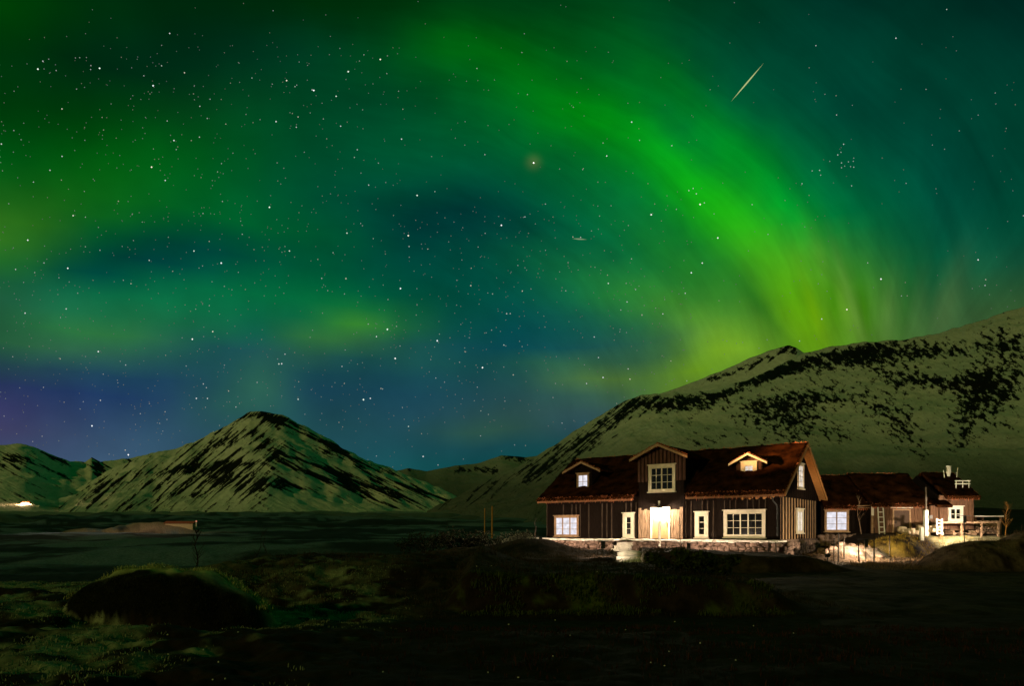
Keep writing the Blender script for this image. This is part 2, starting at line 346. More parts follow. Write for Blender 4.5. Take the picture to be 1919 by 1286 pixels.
# ------------------------------------------------------------------ terrain
LY = [0, 20, 26, 60, 100, 150, 400, 1200, 2500, 9000]; LZ = [0, 0, -.6, -3, -3.3, -3, 2, 31, 58, 130]
RY = [0, 10.6, 12, 16.6, 20, 29, 33, 37, 40, 43, 46, 50, 60, 100, 250, 1000, 2500, 9000]
RZ = [0, 0, -.30, -.55, -.45, -.35, -.30, -.20, -.08, .05, .15, .5, 1.0, 2.0, 8, 20, 58, 130]
def H(X, Y):
    X = np.asarray(X, float); Y = np.asarray(Y, float)
    D = np.hypot(X, Y); Ya = np.where(Y > 0, np.maximum(Y, D * .55), D)
    L = np.interp(Ya, LY, LZ); Rr = np.interp(Ya, RY, RZ)
    xl = np.interp(Ya, [0, 14, 20, 30, 40, 60, 100, 300, 1000], [-8, -8.5, -10, -11, -9, -2, 6, 30, 120])
    w = sst(-2.2, 2.2, X - xl)
    z = L * (1 - w) + Rr * w
    wig = (fbm(X * .35, Y * .35, 5) - .5)
    # middle rise left of the house
    z = z + .95 * sst(17, 24, Ya + 2 * wig) * (1 - sst(26, 40, Ya)) * sst(-13, -9, X) * (1 - sst(-2.5, 1.0, X))
    # first turf bank (a steep green face, flat top)
    yb = 17.3 + .9 * wig + .02 * X
    b1 = sst(0, .85, Ya - yb) * sst(-1.7, -1.0, X + wig) * (1 - sst(6.2, 8.2, X + wig)) * (1 - sst(6, 13, Ya - yb))
    z = z + .88 * b1 - .12 * b1 * sst(3.0, 6.5, X)
    # second bank, open where the stone steps climb through it
    yb2 = 31.0 + 1.6 * wig
    gap = sst(.35, .75, np.abs(X - 5.35 - .14 * (Ya - 31)))
    b2 = sst(0, .9, Ya - yb2) * sst(-1.5, .8, X) * (1 - sst(13.5, 16, X)) * gap
    lo = b2 * (1 - sst(39.5, 43.5, Ya)); hi = b2 * (1 - sst(36.0, 39.0, Ya))
    z = z + np.where(X < 5.35, .55 * lo, (.86 - .22 * sst(8, 13, X)) * hi)
    z = z + .62 * sst(32, 39, Ya + wig) * (1 - sst(1.2, 4.6, X)) * sst(-7, -1, X) * (1 - sst(42, 46, Ya))
    # yard terrace at the outbuildings
    z = z + 1.12 * sst(20.5, 24, X) * sst(41.5, 44.5, Ya) * (1 - sst(52, 70, Ya))
    # root-cellar mound, moss mound, snow bank, right-hand mound
    def mound(cx, cy, a, b, h, p=2.0, q=1.0):
        r = (np.abs((X - cx) / a) ** p + np.abs((Y - cy) / b) ** p) ** (1 / p)
        return h * np.clip(1 - r ** 2, 0, 1) ** q
    z = z + mound(-7.15, 14.4, 2.1, 1.25, 1.17, 2.3, .65)
    z = z + mound(23.3, 41.6, 1.9, 1.5, 1.15, 2.0, .8) + mound(24.6, 42.0, 1.0, 1.0, .35)
    z = z + mound(20.1, 40.4, 2.3, 1.2, .75, 2.0, .8) + mound(18.6, 39.3, 2.0, .9, .35)
    z = z + mound(23.6, 33.6, 3.3, 2.3, 1.35, 2.2, .7) + mound(27.5, 33, 3.5, 3, 1.2)
    # far tan bank in the valley
    z = z + mound(-168, 300, 32, 12, 4.6, 2.0, .7) * (.6 + .8 * fbm(X * .08, Y * .08, 9)) + mound(-140, 300, 20, 12, 1.4)
    z = z + mound(-30, 120, 60, 26, 3.0) + mound(-75, 190, 70, 30, 2.2)
    near = 1 - sst(60, 160, D)
    tus = fbm(X * 1.7, Y * 1.7, 21, 4)
    left = 1 - sst(-4, -1, X - .02 * Y)
    z = z + near * ((tus - .5) * .34 * (0.35 + .65 * left) * sst(3, 6, D) + (fbm(X * .5, Y * .5, 3, 3) - .5) * .16)
    z = z + .9 * (fbm(X * .16, Y * .16, 37, 4) - .5) * sst(48, 80, D) * (1 - sst(300, 700, D))
    z = z + (1 - near) * (fbm(X * .02, Y * .02, 31, 4) - .5) * np.clip(D * .02, 0, 14)
    return z
def h1(x, y): return float(H(np.array([x]), np.array([y]))[0])

def ground_tint(X, Y, Z):
    D = np.hypot(X, Y)
    n1 = fbm(X * .9, Y * .9, 41, 4); n2 = fbm(X * .35, Y * .35, 51, 3); n3 = fbm(X * 3, Y * 3, 61, 3)
    c = np.empty(X.shape + (3,)); c[:] = (.020, .011, .008)
    c = c * (.5 + 1.0 * n3[..., None])
    def mix(w, col):
        nonlocal c
        w = np.clip(w, 0, 1)[..., None]; c = c * (1 - w) + np.array(col) * w
    # pale moss and frosted grass of the left foreground, in islands
    left = 1 - sst(-4.2, -1.6, X + .06 * (Y - 8) + 2.5 * (n2 - .5))
    isl = sst(.46, .60, n1 * .45 + fbm(X * 2.2, Y * 2.2, 63, 4) * .35 + n2 * .2 + .05 * sst(9, 14, Y) - .10 * sst(8.3, 6.8, Y))
    mix(left * isl * (1 - sst(22, 30, D)) * .95, (.27, .28, .19))
    # turf on the mid rise and bank tops: dry brown grass
    mid = sst(16, 19, Y) * (1 - sst(42, 52, Y)) * sst(-13, -9, X)
    mix(mid * sst(.40, .62, n1) * .8, (.050, .032, .022))
    # moss on the face of the first bank
    yb = 17.3 + .9 * (fbm(X * .35, Y * .35, 5) - .5) + .02 * X
    mix(sst(-.25, .05, Y - yb) * (1 - sst(.7, .95, Y - yb)) * sst(-1.9, -1.2, X) * (1 - sst(5, 7, X)) * sst(.48, .64, n3 * .5 + n1 * .5), (.06, .075, .012))
    # camera side of the root-cellar mound: its shade painted on in near-black
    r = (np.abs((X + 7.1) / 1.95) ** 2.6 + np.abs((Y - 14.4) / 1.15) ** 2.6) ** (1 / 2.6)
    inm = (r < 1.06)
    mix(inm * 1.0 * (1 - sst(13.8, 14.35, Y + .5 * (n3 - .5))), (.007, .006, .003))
    mix((r < 1.12) * sst(14.1, 14.4, Y) * .9, (.40, .40, .18))  # top rim brightened in the colour, as if lit
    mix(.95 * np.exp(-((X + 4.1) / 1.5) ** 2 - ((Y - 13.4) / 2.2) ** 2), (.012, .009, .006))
    # valley: thin old snow between dark heath
    val = sst(40, 70, D) * (1 - sst(-5, 15, X - .1 * Y))
    big = .5 * fbm(X * .012, Y * .02, 71, 5) + .5 * fbm(X * .05, Y * .11, 75, 5)
    mix(val, (.02, .023, .03)); mix(val * sst(.47, .56, big) * sst(70, 110, D), (.12, .16, .23))
    mix(sst(450, 900, D) * sst(.35, .6, fbm(X * .004, Y * .004, 77, 5)), (.16, .16, .16)); mix(sst(900, 1700, D), (.36, .36, .35))
    wb = np.exp(-(((X + 165) / 34) ** 2 + ((Y - 298) / 16) ** 2) ** 2)
    mix(wb * sst(.3, .5, fbm(X * .2, Y * .2, 81, 4)), (.30, .22, .17))
    # snow bank, moss mound, yellow strip by the outbuildings, right-hand mound
    sn = np.exp(-(((X - 20.1) / 2.2) ** 2 + ((Y - 40.3) / 1.2) ** 2) ** 2)
    mix(sn * sst(.36, .5, n3), (.26, .23, .20))
    mm = np.exp(-(((X - 23.5) / 2.0) ** 2 + ((Y - 41.7) / 1.7) ** 2) ** 2)
    mix(mm * sst(.32, .55, n1 * .4 + n3 * .6), (.30, .20, .028))
    st = np.exp(-((Y - 43.4) / 1.0) ** 4) * sst(26.3, 27.2, X)
    mix(st, (.24, .21, .12))
    pth = np.exp(-((X - 23.8 - .45 * (Y - 37)) / 1.1) ** 4) * sst(34, 36, Y) * (1 - sst(41, 43, Y)) * sst(25, 25.4, X + 1.2)
    mix(pth, (.10, .055, .045))
    rm = np.exp(-(((X - 24.2) / 4.4) ** 2 + ((Y - 33.6) / 2.4) ** 2) ** 2)
    mix(rm * sst(.3, .6, n3), (.13, .085, .065))
    # trodden pale path through the gap
    px_ = 5.35 + .14 * (Y - 31); gp = np.exp(-((X - px_) / .55) ** 4) * sst(30.4, 31.2, Y) * (1 - sst(38, 39, Y))
    mix(gp, (.55, .50, .38))
    return np.clip(c, 0, 1)

def polar_ground():
    th = np.concatenate([np.linspace(-180, -60, 40, endpoint=False), np.linspace(-60, -40, 40, endpoint=False), np.linspace(-40, 40, 460, endpoint=False),
                         np.linspace(40, 60, 40, endpoint=False), np.linspace(60, 180, 40, endpoint=False)])
    rr = np.concatenate([[.3, 1, 2, 3, 4, 5], np.geomspace(5.5, 56, 420), np.geomspace(57, 600, 150), np.geomspace(620, 12000, 90)])
    T, Rr = np.meshgrid(np.radians(th), rr); X = Rr * np.sin(T); Y = Rr * np.cos(T); Z = H(X, Y)
    nr, nc = X.shape
    v = np.stack([X, Y, Z], -1).reshape(-1, 3)
    i = np.arange(nr - 1)[:, None] * nc; j = np.arange(nc)[None]; j2 = (j + 1) % nc
    q = np.stack([i + j, i + j2, i + nc + j2, i + nc + j], -1).reshape(-1, 4)
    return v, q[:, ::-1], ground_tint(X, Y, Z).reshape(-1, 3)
def np_mesh(name, v, q, m=None, smooth=True, parent=None):
    me = bpy.data.meshes.new(name); k = q.shape[1]
    me.vertices.add(len(v)); me.vertices.foreach_set('co', np.asarray(v, np.float32).ravel())
    me.loops.add(q.size); me.loops.foreach_set('vertex_index', np.asarray(q, np.int32).ravel())
    me.polygons.add(len(q)); me.polygons.foreach_set('loop_start', np.arange(0, q.size, k, dtype=np.int32))
    me.polygons.foreach_set('use_smooth', np.full(len(q), smooth))
    me.update(calc_edges=True)
    if m: me.materials.append(m)
    o = bpy.data.objects.new(name, me); COL.objects.link(o)
    if parent: o.parent = parent
    return o
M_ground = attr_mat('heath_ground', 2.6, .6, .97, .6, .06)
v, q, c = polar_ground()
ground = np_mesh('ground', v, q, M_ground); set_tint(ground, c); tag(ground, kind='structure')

# ------------------------------------------------------------------ mountains: ridge line to foot, snow over dark rock
def mountain_mat(name, snow, rock, blot, streak, t0=.445, t1=.575):
    m, t, b = principled(name); b.inputs['Roughness'].default_value = .9; b.inputs['Specular IOR Level'].default_value = .05
    uv = nd(t, 'ShaderNodeUVMap'); uv.uv_map = 'slope'
    a1 = nd(t, 'ShaderNodeAttribute'); a1.attribute_name = 'rock'; a2 = nd(t, 'ShaderNodeAttribute'); a2.attribute_name = 'lay'
    sp = nd(t, 'ShaderNodeSeparateColor'); t.links.new(a2.outputs['Color'], sp.inputs[0])
    def nz(rot, scl, sc, det=6.0, ro=.6, dist=0.0):
        mp = nd(t, 'ShaderNodeMapping', vector_type='POINT'); mp.inputs['Rotation'].default_value = (0, 0, rot)
        m2 = nd(t, 'ShaderNodeMapping'); m2.inputs['Scale'].default_value = (*scl, 1)
        t.links.new(uv.outputs[0], mp.inputs[0]); t.links.new(mp.outputs[0], m2.inputs[0])
        n = nd(t, 'ShaderNodeTexNoise'); n.inputs['Scale'].default_value = sc; n.inputs['Detail'].default_value = det; n.inputs['Roughness'].default_value = ro; n.inputs['Distortion'].default_value = dist
        t.links.new(m2.outputs[0], n.inputs['Vector']); return n.outputs[0]
    nb = nz(.5, (1, 1.7), 6.5, 9, .70)              # blotches
    n1 = nz(R(-40), (1, 9), 1.7, 9, .66, .5)           # streaks falling to the left
    n2 = nz(R(27), (1, 10), 1.3, 9, .66, .5)            # streaks falling to the right
    mixs = mth(t, 'ADD', mth(t, 'MULTIPLY', n1, mth(t, 'SUBTRACT', 1.0, sp.outputs[0])), mth(t, 'MULTIPLY', n2, sp.outputs[0]))
    s_ = mth(t, 'MULTIPLY', mth(t, 'SUBTRACT', mixs, .5), mth(t, 'MULTIPLY', sp.outputs[1], streak))
    bl = mth(t, 'MULTIPLY', mth(t, 'SUBTRACT', nb, .5), mth(t, 'ADD', mth(t, 'MULTIPLY', mth(t, 'SUBTRACT', 1.0, sp.outputs[1]), blot), .9))
    tot = mth(t, 'ADD', mth(t, 'ADD', a1.outputs['Fac'], s_), bl)
    mrn = nd(t, 'ShaderNodeMapRange', interpolation_type='SMOOTHSTEP'); t.links.new(tot, mrn.inputs[0]); mrn.inputs[1].default_value = t0; mrn.inputs[2].default_value = t1
    mx = nd(t, 'ShaderNodeMix', data_type='RGBA'); t.links.new(mrn.outputs[0], mx.inputs[0])
    sn = nz(0, (1, 2), 9, 5, .7)
    rp = nd(t, 'ShaderNodeValToRGB'); t.links.new(sn, rp.inputs[0]); rp.color_ramp.elements[0].position = .25; rp.color_ramp.elements[1].position = .7
    rp.color_ramp.elements[0].color = (*[v * .68 for v in snow], 1); rp.color_ramp.elements[1].color = (*snow, 1)
    foot_fade = nd(t, 'ShaderNodeVectorMath', operation='SCALE'); t.links.new(rp.outputs[0], foot_fade.inputs[0]); t.links.new(sp.outputs[2], foot_fade.inputs['Scale']); t.links.new(foot_fade.outputs[0], mx.inputs[6]); mx.inputs[7].default_value = (*rock, 1)
    t.links.new(mx.outputs[2], b.inputs['Base Color'])
    bp = nd(t, 'ShaderNodeBump'); bp.inputs['Strength'].default_value = .5; bp.inputs['Distance'].default_value = 6.0
    t.links.new(tot, bp.inputs['Height']); t.links.new(bp.outputs[0], b.inputs['Normal'])
    return m
def blobsum(px, py, blobs):
    t = np.zeros_like(px)
    for (bx, by, sx_, sy_, rot, amp) in blobs:
        a = np.radians(-rot); dx = px - bx; dy = py - by
        u = (dx * np.cos(a) + dy * np.sin(a)) / sx_; w = (-dx * np.sin(a) + dy * np.cos(a)) / sy_
        t = t + amp * np.exp(-(u * u + w * w) * .5)
    return t
def mountain(name, ridge, foot, m, rock, sdir, sstr, step=4, rows=150, rough=1.0, prof=1.25, base=.12, back=True, seed=0, thin=(.20, 930, 760), bscale=1.0):  # thin: snow colour darkened towards the foot, a fade of light painted in
    ridge = np.array(ridge, float); foot = np.array(foot, float)
    px = np.arange(ridge[0, 0], ridge[-1, 0] + .1, step)
    pr = np.interp(px, ridge[:, 0], ridge[:, 1]); Yr = np.interp(px, ridge[:, 0], ridge[:, 2])
    pr = pr + (fbm(px * .045, px * 0, seed + 3, 5, .6) - .5) * 7 * rough
    pf = np.interp(px, foot[:, 0], foot[:, 1]); Yf = np.interp(px, foot[:, 0], foot[:, 2])
    zr = CZ + (HZ - pr) / F * Yr; zf = CZ + (HZ - pf) / F * Yf
    t = np.linspace(0, 1, rows)[:, None]
    Y = Yr + (Yf - Yr) * t; Z = zr + (zf - zr) * (1 - (1 - t) ** prof)
    X = (px - CX) / F * Y
    sc = float(np.mean(Yr)) / 900.0
    env = (np.clip(t * 6, 0, 1) * np.clip((1 - t) * 5, 0, 1))
    gul = np.abs(fbm(X / (90 * sc) + Y / (300 * sc), Y / (260 * sc), seed + 11, 5) - .5) * 2
    Z = Z + env * sc * rough * ((gul - .35) * -16 + (fbm(X / (26 * sc), Y / (40 * sc), seed + 23, 4) - .5) * 9)
    PX = np.broadcast_to(px, Y.shape); PY = HZ - (Z - CZ) / Y * F
    Rk = base + bscale * blobsum(PX, PY, rock)
    if back:                       # far side falls away behind the ridge
        bt = np.array([.06, .2, .5, 1.0])[::-1][:, None]
        Yb = Yr + bt * (Yr - Yf) * .8; Zb = zr - bt * (zr - zf) * 1.05 - 0 * Yb; Xb = (px - CX) / F * Yr + 0 * Yb
        X = np.concatenate([Xb, X]); Y = np.concatenate([Yb, Y]); Z = np.concatenate([Zb, Z])
        PX = np.concatenate([np.broadcast_to(px, Yb.shape), PX]); PY = np.concatenate([np.broadcast_to(pr, Yb.shape) - bt * 60, PY])
        Rk = np.concatenate([np.broadcast_to(Rk[0], Yb.shape), Rk])
    nr, nc = X.shape
    i = np.arange(nr - 1)[:, None] * nc; j = np.arange(nc - 1)[None]
    q = np.stack([i + j, i + j + 1, i + nc + j + 1, i + nc + j], -1).reshape(-1, 4)[:, ::-1]
    o = np_mesh(name, np.stack([X, Y, Z], -1).reshape(-1, 3), q, m); me = o.data
    uvl = me.uv_layers.new(name='slope'); uv = np.stack([PX.ravel() / 100, -PY.ravel() / 100], -1)
    uvl.data.foreach_set('uv', uv[q.ravel()].astype(np.float32).ravel())
    a = me.attributes.new('rock', 'FLOAT', 'POINT'); a.data.foreach_set('value', Rk.astype(np.float32).ravel())
    c = me.color_attributes.new('lay', 'FLOAT_COLOR', 'POINT'); cc = np.ones((X.size, 4), np.float32)
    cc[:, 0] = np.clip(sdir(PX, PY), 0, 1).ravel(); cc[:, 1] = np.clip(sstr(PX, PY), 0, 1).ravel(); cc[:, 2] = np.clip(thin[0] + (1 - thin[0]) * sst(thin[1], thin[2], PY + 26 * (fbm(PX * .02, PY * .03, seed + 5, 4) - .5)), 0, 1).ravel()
    c.data.foreach_set('color', cc.ravel())
    tag(o, kind='structure')
    return lambda x, y_: (float(X[np.unravel_index(np.argmin((PX - x) ** 2 + (PY - y_) ** 2), X.shape)]), float(Y[np.unravel_index(np.argmin((PX - x) ** 2 + (PY - y_) ** 2), X.shape)]), float(Z[np.unravel_index(np.argmin((PX - x) ** 2 + (PY - y_) ** 2), X.shape)]))
SNOW = (.84, .83, .80); ROCK = (.012, .012, .011)
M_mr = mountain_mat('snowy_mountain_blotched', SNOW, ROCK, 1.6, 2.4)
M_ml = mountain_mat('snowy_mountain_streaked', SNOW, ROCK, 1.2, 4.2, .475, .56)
one = lambda a, b: a * 0 + 1; zero = lambda a, b: a * 0
# right-hand mountain
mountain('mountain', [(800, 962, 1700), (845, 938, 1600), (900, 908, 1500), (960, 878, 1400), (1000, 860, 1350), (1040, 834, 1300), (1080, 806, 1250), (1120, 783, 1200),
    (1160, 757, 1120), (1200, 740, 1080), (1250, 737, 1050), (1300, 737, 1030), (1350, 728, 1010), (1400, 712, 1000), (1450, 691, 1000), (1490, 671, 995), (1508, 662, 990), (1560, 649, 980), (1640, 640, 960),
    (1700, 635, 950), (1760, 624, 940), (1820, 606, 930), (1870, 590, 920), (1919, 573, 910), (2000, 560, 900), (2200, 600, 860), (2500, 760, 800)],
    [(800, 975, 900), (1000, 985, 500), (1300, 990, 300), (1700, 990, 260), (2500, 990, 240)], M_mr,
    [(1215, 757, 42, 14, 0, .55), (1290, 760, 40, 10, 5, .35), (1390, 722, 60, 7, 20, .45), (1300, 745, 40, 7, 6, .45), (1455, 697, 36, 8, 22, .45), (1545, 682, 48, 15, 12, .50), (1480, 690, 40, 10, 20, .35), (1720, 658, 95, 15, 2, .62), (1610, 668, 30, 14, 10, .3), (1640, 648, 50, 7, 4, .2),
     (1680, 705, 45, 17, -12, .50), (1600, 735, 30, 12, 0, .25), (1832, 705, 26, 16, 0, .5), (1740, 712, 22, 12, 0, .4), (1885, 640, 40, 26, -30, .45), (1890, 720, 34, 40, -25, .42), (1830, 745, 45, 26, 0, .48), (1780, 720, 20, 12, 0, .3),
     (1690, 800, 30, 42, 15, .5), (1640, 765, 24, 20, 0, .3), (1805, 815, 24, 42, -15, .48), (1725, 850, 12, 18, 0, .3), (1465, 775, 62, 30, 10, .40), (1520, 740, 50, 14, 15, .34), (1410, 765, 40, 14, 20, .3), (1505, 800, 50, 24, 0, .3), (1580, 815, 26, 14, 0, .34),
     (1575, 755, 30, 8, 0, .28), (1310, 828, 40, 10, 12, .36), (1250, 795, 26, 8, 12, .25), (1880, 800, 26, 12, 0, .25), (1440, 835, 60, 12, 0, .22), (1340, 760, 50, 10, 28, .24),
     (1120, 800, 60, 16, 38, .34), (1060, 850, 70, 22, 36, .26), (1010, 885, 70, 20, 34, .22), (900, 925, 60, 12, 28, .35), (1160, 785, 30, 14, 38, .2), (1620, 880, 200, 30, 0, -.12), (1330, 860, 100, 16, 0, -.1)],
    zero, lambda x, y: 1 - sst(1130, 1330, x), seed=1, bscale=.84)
# peak behind it
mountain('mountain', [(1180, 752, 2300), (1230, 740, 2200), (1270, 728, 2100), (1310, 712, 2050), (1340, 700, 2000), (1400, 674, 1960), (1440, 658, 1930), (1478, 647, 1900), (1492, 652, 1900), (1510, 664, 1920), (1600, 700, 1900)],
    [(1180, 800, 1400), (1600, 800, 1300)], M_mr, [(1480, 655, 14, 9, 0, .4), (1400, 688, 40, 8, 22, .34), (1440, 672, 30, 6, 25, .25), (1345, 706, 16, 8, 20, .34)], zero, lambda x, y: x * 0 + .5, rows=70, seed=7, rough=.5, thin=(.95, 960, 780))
# pyramid across the valley
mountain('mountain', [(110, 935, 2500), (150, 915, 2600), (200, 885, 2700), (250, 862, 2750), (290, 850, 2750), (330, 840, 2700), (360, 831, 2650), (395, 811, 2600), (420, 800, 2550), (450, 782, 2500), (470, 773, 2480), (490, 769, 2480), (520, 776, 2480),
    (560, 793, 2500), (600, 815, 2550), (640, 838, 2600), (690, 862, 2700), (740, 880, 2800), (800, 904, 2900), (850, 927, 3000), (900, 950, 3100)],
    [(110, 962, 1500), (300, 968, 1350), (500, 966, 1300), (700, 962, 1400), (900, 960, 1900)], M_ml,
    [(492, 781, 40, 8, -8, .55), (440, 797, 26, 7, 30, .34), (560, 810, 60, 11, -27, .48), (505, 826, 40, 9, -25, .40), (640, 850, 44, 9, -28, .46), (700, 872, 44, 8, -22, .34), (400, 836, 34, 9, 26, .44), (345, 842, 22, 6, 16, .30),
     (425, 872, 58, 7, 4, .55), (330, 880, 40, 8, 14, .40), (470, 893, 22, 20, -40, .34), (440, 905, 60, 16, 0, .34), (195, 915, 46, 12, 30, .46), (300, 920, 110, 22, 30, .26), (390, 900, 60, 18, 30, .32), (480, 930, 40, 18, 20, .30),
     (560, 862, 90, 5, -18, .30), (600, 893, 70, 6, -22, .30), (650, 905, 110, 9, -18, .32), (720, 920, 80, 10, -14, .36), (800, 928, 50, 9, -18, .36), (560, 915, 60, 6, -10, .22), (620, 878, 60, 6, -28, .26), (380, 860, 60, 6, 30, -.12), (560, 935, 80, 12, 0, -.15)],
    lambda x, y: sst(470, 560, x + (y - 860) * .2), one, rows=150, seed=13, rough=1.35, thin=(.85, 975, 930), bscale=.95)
# far-left hills and the far saddle
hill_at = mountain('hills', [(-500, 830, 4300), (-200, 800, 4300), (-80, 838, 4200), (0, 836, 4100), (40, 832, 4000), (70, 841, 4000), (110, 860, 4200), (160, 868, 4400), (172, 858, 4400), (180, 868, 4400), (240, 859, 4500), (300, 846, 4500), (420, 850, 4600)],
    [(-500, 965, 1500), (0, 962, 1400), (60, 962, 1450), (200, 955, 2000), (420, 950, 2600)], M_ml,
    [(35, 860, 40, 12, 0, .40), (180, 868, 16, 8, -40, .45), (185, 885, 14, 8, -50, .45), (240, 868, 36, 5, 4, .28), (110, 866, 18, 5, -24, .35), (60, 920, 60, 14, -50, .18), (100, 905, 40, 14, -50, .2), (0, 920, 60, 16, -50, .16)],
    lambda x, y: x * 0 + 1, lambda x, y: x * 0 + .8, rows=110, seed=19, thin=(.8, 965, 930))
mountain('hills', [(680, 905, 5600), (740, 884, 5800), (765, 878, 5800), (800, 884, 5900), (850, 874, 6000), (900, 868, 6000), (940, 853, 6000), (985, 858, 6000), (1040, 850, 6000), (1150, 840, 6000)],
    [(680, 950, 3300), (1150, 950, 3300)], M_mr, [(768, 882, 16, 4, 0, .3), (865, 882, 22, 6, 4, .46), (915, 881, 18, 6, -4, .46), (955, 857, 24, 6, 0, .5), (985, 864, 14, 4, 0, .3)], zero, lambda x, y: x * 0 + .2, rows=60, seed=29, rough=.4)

# ------------------------------------------------------------------ stars and two meteor trails, far beyond the hills
def sky_pt(px, py, rad):
    d = Vector(((px - CX) / F, 1, (HZ - py) / F)).normalized(); return d * rad + Vector((0, 0, CZ))
def star_field():
    rad = 40000.0; pts = []
    rr = random.Random(3)
    while len(pts) < 3500:
        px = rr.uniform(-500, 2400); py = rr.uniform(-150, 935)
        w = .30
        if px < 760: w = .75 if py > 80 else .2
        if 150 < px < 1300 and 380 < py < 800: w = .85
        if px > 1560: w = .22
        if px > 1200 and py < 330: w = .14
        w *= .4 + 1.2 * float(fbm(np.array([px / 90]), np.array([py / 90]), 91, 3)[0])
        if py < 60: w *= .35
        if rr.random() > w: continue
        b = min(1.2, .10 * (1 - rr.random()) ** -.50)
        pts.append((px, py, b, rr.choice([(1, 1, .95), (.9, .97, 1), (1, .9, .7), (.85, 1, .85), (1, 1, 1)])))
    for (px, py) in [(1581, 270), (1576, 285), (1570, 290), (1555, 302), (1577, 305), (1583, 311), (1594, 312), (1600, 313), (1599, 302), (1600, 296), (1590, 303), (1577, 314), (1536, 319), (1522, 320), (1538, 328), (1596, 348), (1503, 344)]:
        pts.append((px, py, rr.uniform(.28, .6), (.85, 1, .95)))
    for (px, py, b) in [(1000, 305, 2.2), (1651, 523, 1.2), (1833, 487, .9), (1316, 493, .9), (1312, 383, 1.3), (588, 169, 1.3), (326, 263, .9), (52, 450, 1.0), (368, 747, .8), (793, 856, .8), (694, 747, .8), (137, 404, .9), (1137, 292, .8), (1679, 71, .7), (1529, 85, .5), (47, 587, .8), (124, 579, .7), (1540, 598, .7), (318, 62, .7), (585, 168, .6), (1291, 357, .6), (1305, 363, .6), (1299, 353, .5), (1320, 380, .5)]:
        pts.append((px, py, b, (1, .95, .8) if px in (1000, 137, 1312) else (1, 1, 1)))
    octv = np.array([(1, 0, 0), (-1, 0, 0), (0, 1, 0), (0, -1, 0), (0, 0, 1), (0, 0, -1)], float)
    octf = np.array([(0, 2, 4), (2, 1, 4), (1, 3, 4), (3, 0, 4), (2, 0, 5), (1, 2, 5), (3, 1, 5), (0, 3, 5)])
    V = []; Q = []; Cc = []
    for k, (px, py, b, c) in enumerate(pts):
        p = sky_pt(px, py, rad); d = math.hypot(math.hypot((px - CX) / F, (HZ - py) / F), 1)
        size = (.92 + .62 * min(b, 1.2)) * rad / F / d
        V.append(np.array(p) + octv * size); Q.append(octf + 6 * k); Cc.append(np.tile(np.array(c) * b, (6, 1)))
    m = bpy.data.materials.new('starlight'); m.use_nodes = True; t = m.node_tree
    for n in list(t.nodes): t.nodes.remove(n)
    at = nd(t, 'ShaderNodeAttribute'); at.attribute_name = 'tint'; e = nd(t, 'ShaderNodeEmission'); o_ = nd(t, 'ShaderNodeOutputMaterial')
    t.links.new(at.outputs['Color'], e.inputs[0]); t.links.new(e.outputs[0], o_.inputs[0]); m.cycles.emission_sampling = 'NONE'
    o = np_mesh('stars', np.concatenate(V), np.concatenate(Q), m, False); set_tint(o, np.concatenate(Cc))
    tag(o, 'countless small white stars scattered over the green night sky', 'stars', kind='stuff')
star_field()
def meteor(x0, y0, x1, y1, w, c, s, label):
    a = sky_pt(x0, y0, 39000); b = sky_pt(x1, y1, 39000); mb = MB(); r_ = w * 39000 / F
    n = 10
    for k in range(n):
        f0, f1 = k / n, (k + 1) / n; g = lambda f: max(.03, math.sin(math.pi * min(1, max(0, f))) ** 1.3) * r_
        mb.tube(a.lerp(b, f0), a.lerp(b, f1), g(f0), g(f1), 6)
    o = mb.build('meteor_trail', emis('meteor_glow', c, s)); tag(o, label, 'meteor')
meteor(1370, 190, 1431, 118, 1.0, (.75, .85, .35), .62, 'long thin pale meteor streak slanting across the upper right sky')
meteor(1072, 447, 1100, 449, 1.1, (.5, .7, .4), .4, 'short faint horizontal meteor streak in the middle of the sky')
PORCH, GABLEP, BARNP, FLOODP, FARP, BANKP, FRONTP, STEPP, VERGEP, WIDEP = 1500.0, 1300.0, 850.0, 420000.0, 110000.0, 2600.0, 1000.0, 110.0, 1900.0, 6500.0   # lamp powers, watts
def at(px, py, Y): return Vector(((px - CX) / F * Y, Y, CZ + (HZ - py) / F * Y))
# ------------------------------------------------------------------ materials of the farm
M_tar = mat('tarred_boards', (.010, .0065, .005), .9, .55, 5, (4, 4, .5), .3, .02)
M_board = mat('weathered_boards', (.17, .09, .055), .85, .5, 4, (6, 6, .5), .35, dark=(.05, .026, .018), spec=.05)
M_red = mat('red_brown_boards', (.085, .046, .034), .85, .45, 4, (6, 6, .5), .35, dark=(.05, .022, .018), spec=.05)
M_batten = mat('brown_battens', (.050, .036, .027), .9, .7, 4, (6, 6, .6), .3, .02, dark=(.012, .007, .005))
M_white = mat('cream_paint', (.66, .58, .46), .6, .12, 5, (1, 1, 1), .05)
M_trimw = mat('white_paint', (.74, .70, .62), .6, .10, 6)
M_turf = mat('dry_turf_roof', (.028, .009, .003), .97, .95, 1.5, (1, 1, 1), .8, .0, dark=(.0025, .0015, .001))
M_fringe = mat('dry_grass_fringe', (.55, .18, .09), .97, .6, 3.2, (1, 1, 1), 0, .05, dark=(.14, .045, .02))
M_soff = mat('pine_soffit', (.48, .22, .07), .7, .35, 5, (1, 6, 1), .2)
M_stone = mat('lava_stone', (.19, .125, .10), .9, .6, 3.0, (1, 1, 1), .6, dark=(.035, .02, .016))
M_pale = mat('pale_boulder', (.50, .38, .27), .9, .4, 4.0, (1, 1, 1), .5)
M_snowy = mat('snowy_ledge', (.66, .60, .54), .9, .25, 5.0, (1, 1, 1), .4)
M_iron = mat('black_iron', (.02, .02, .02), .5, .2, 8)
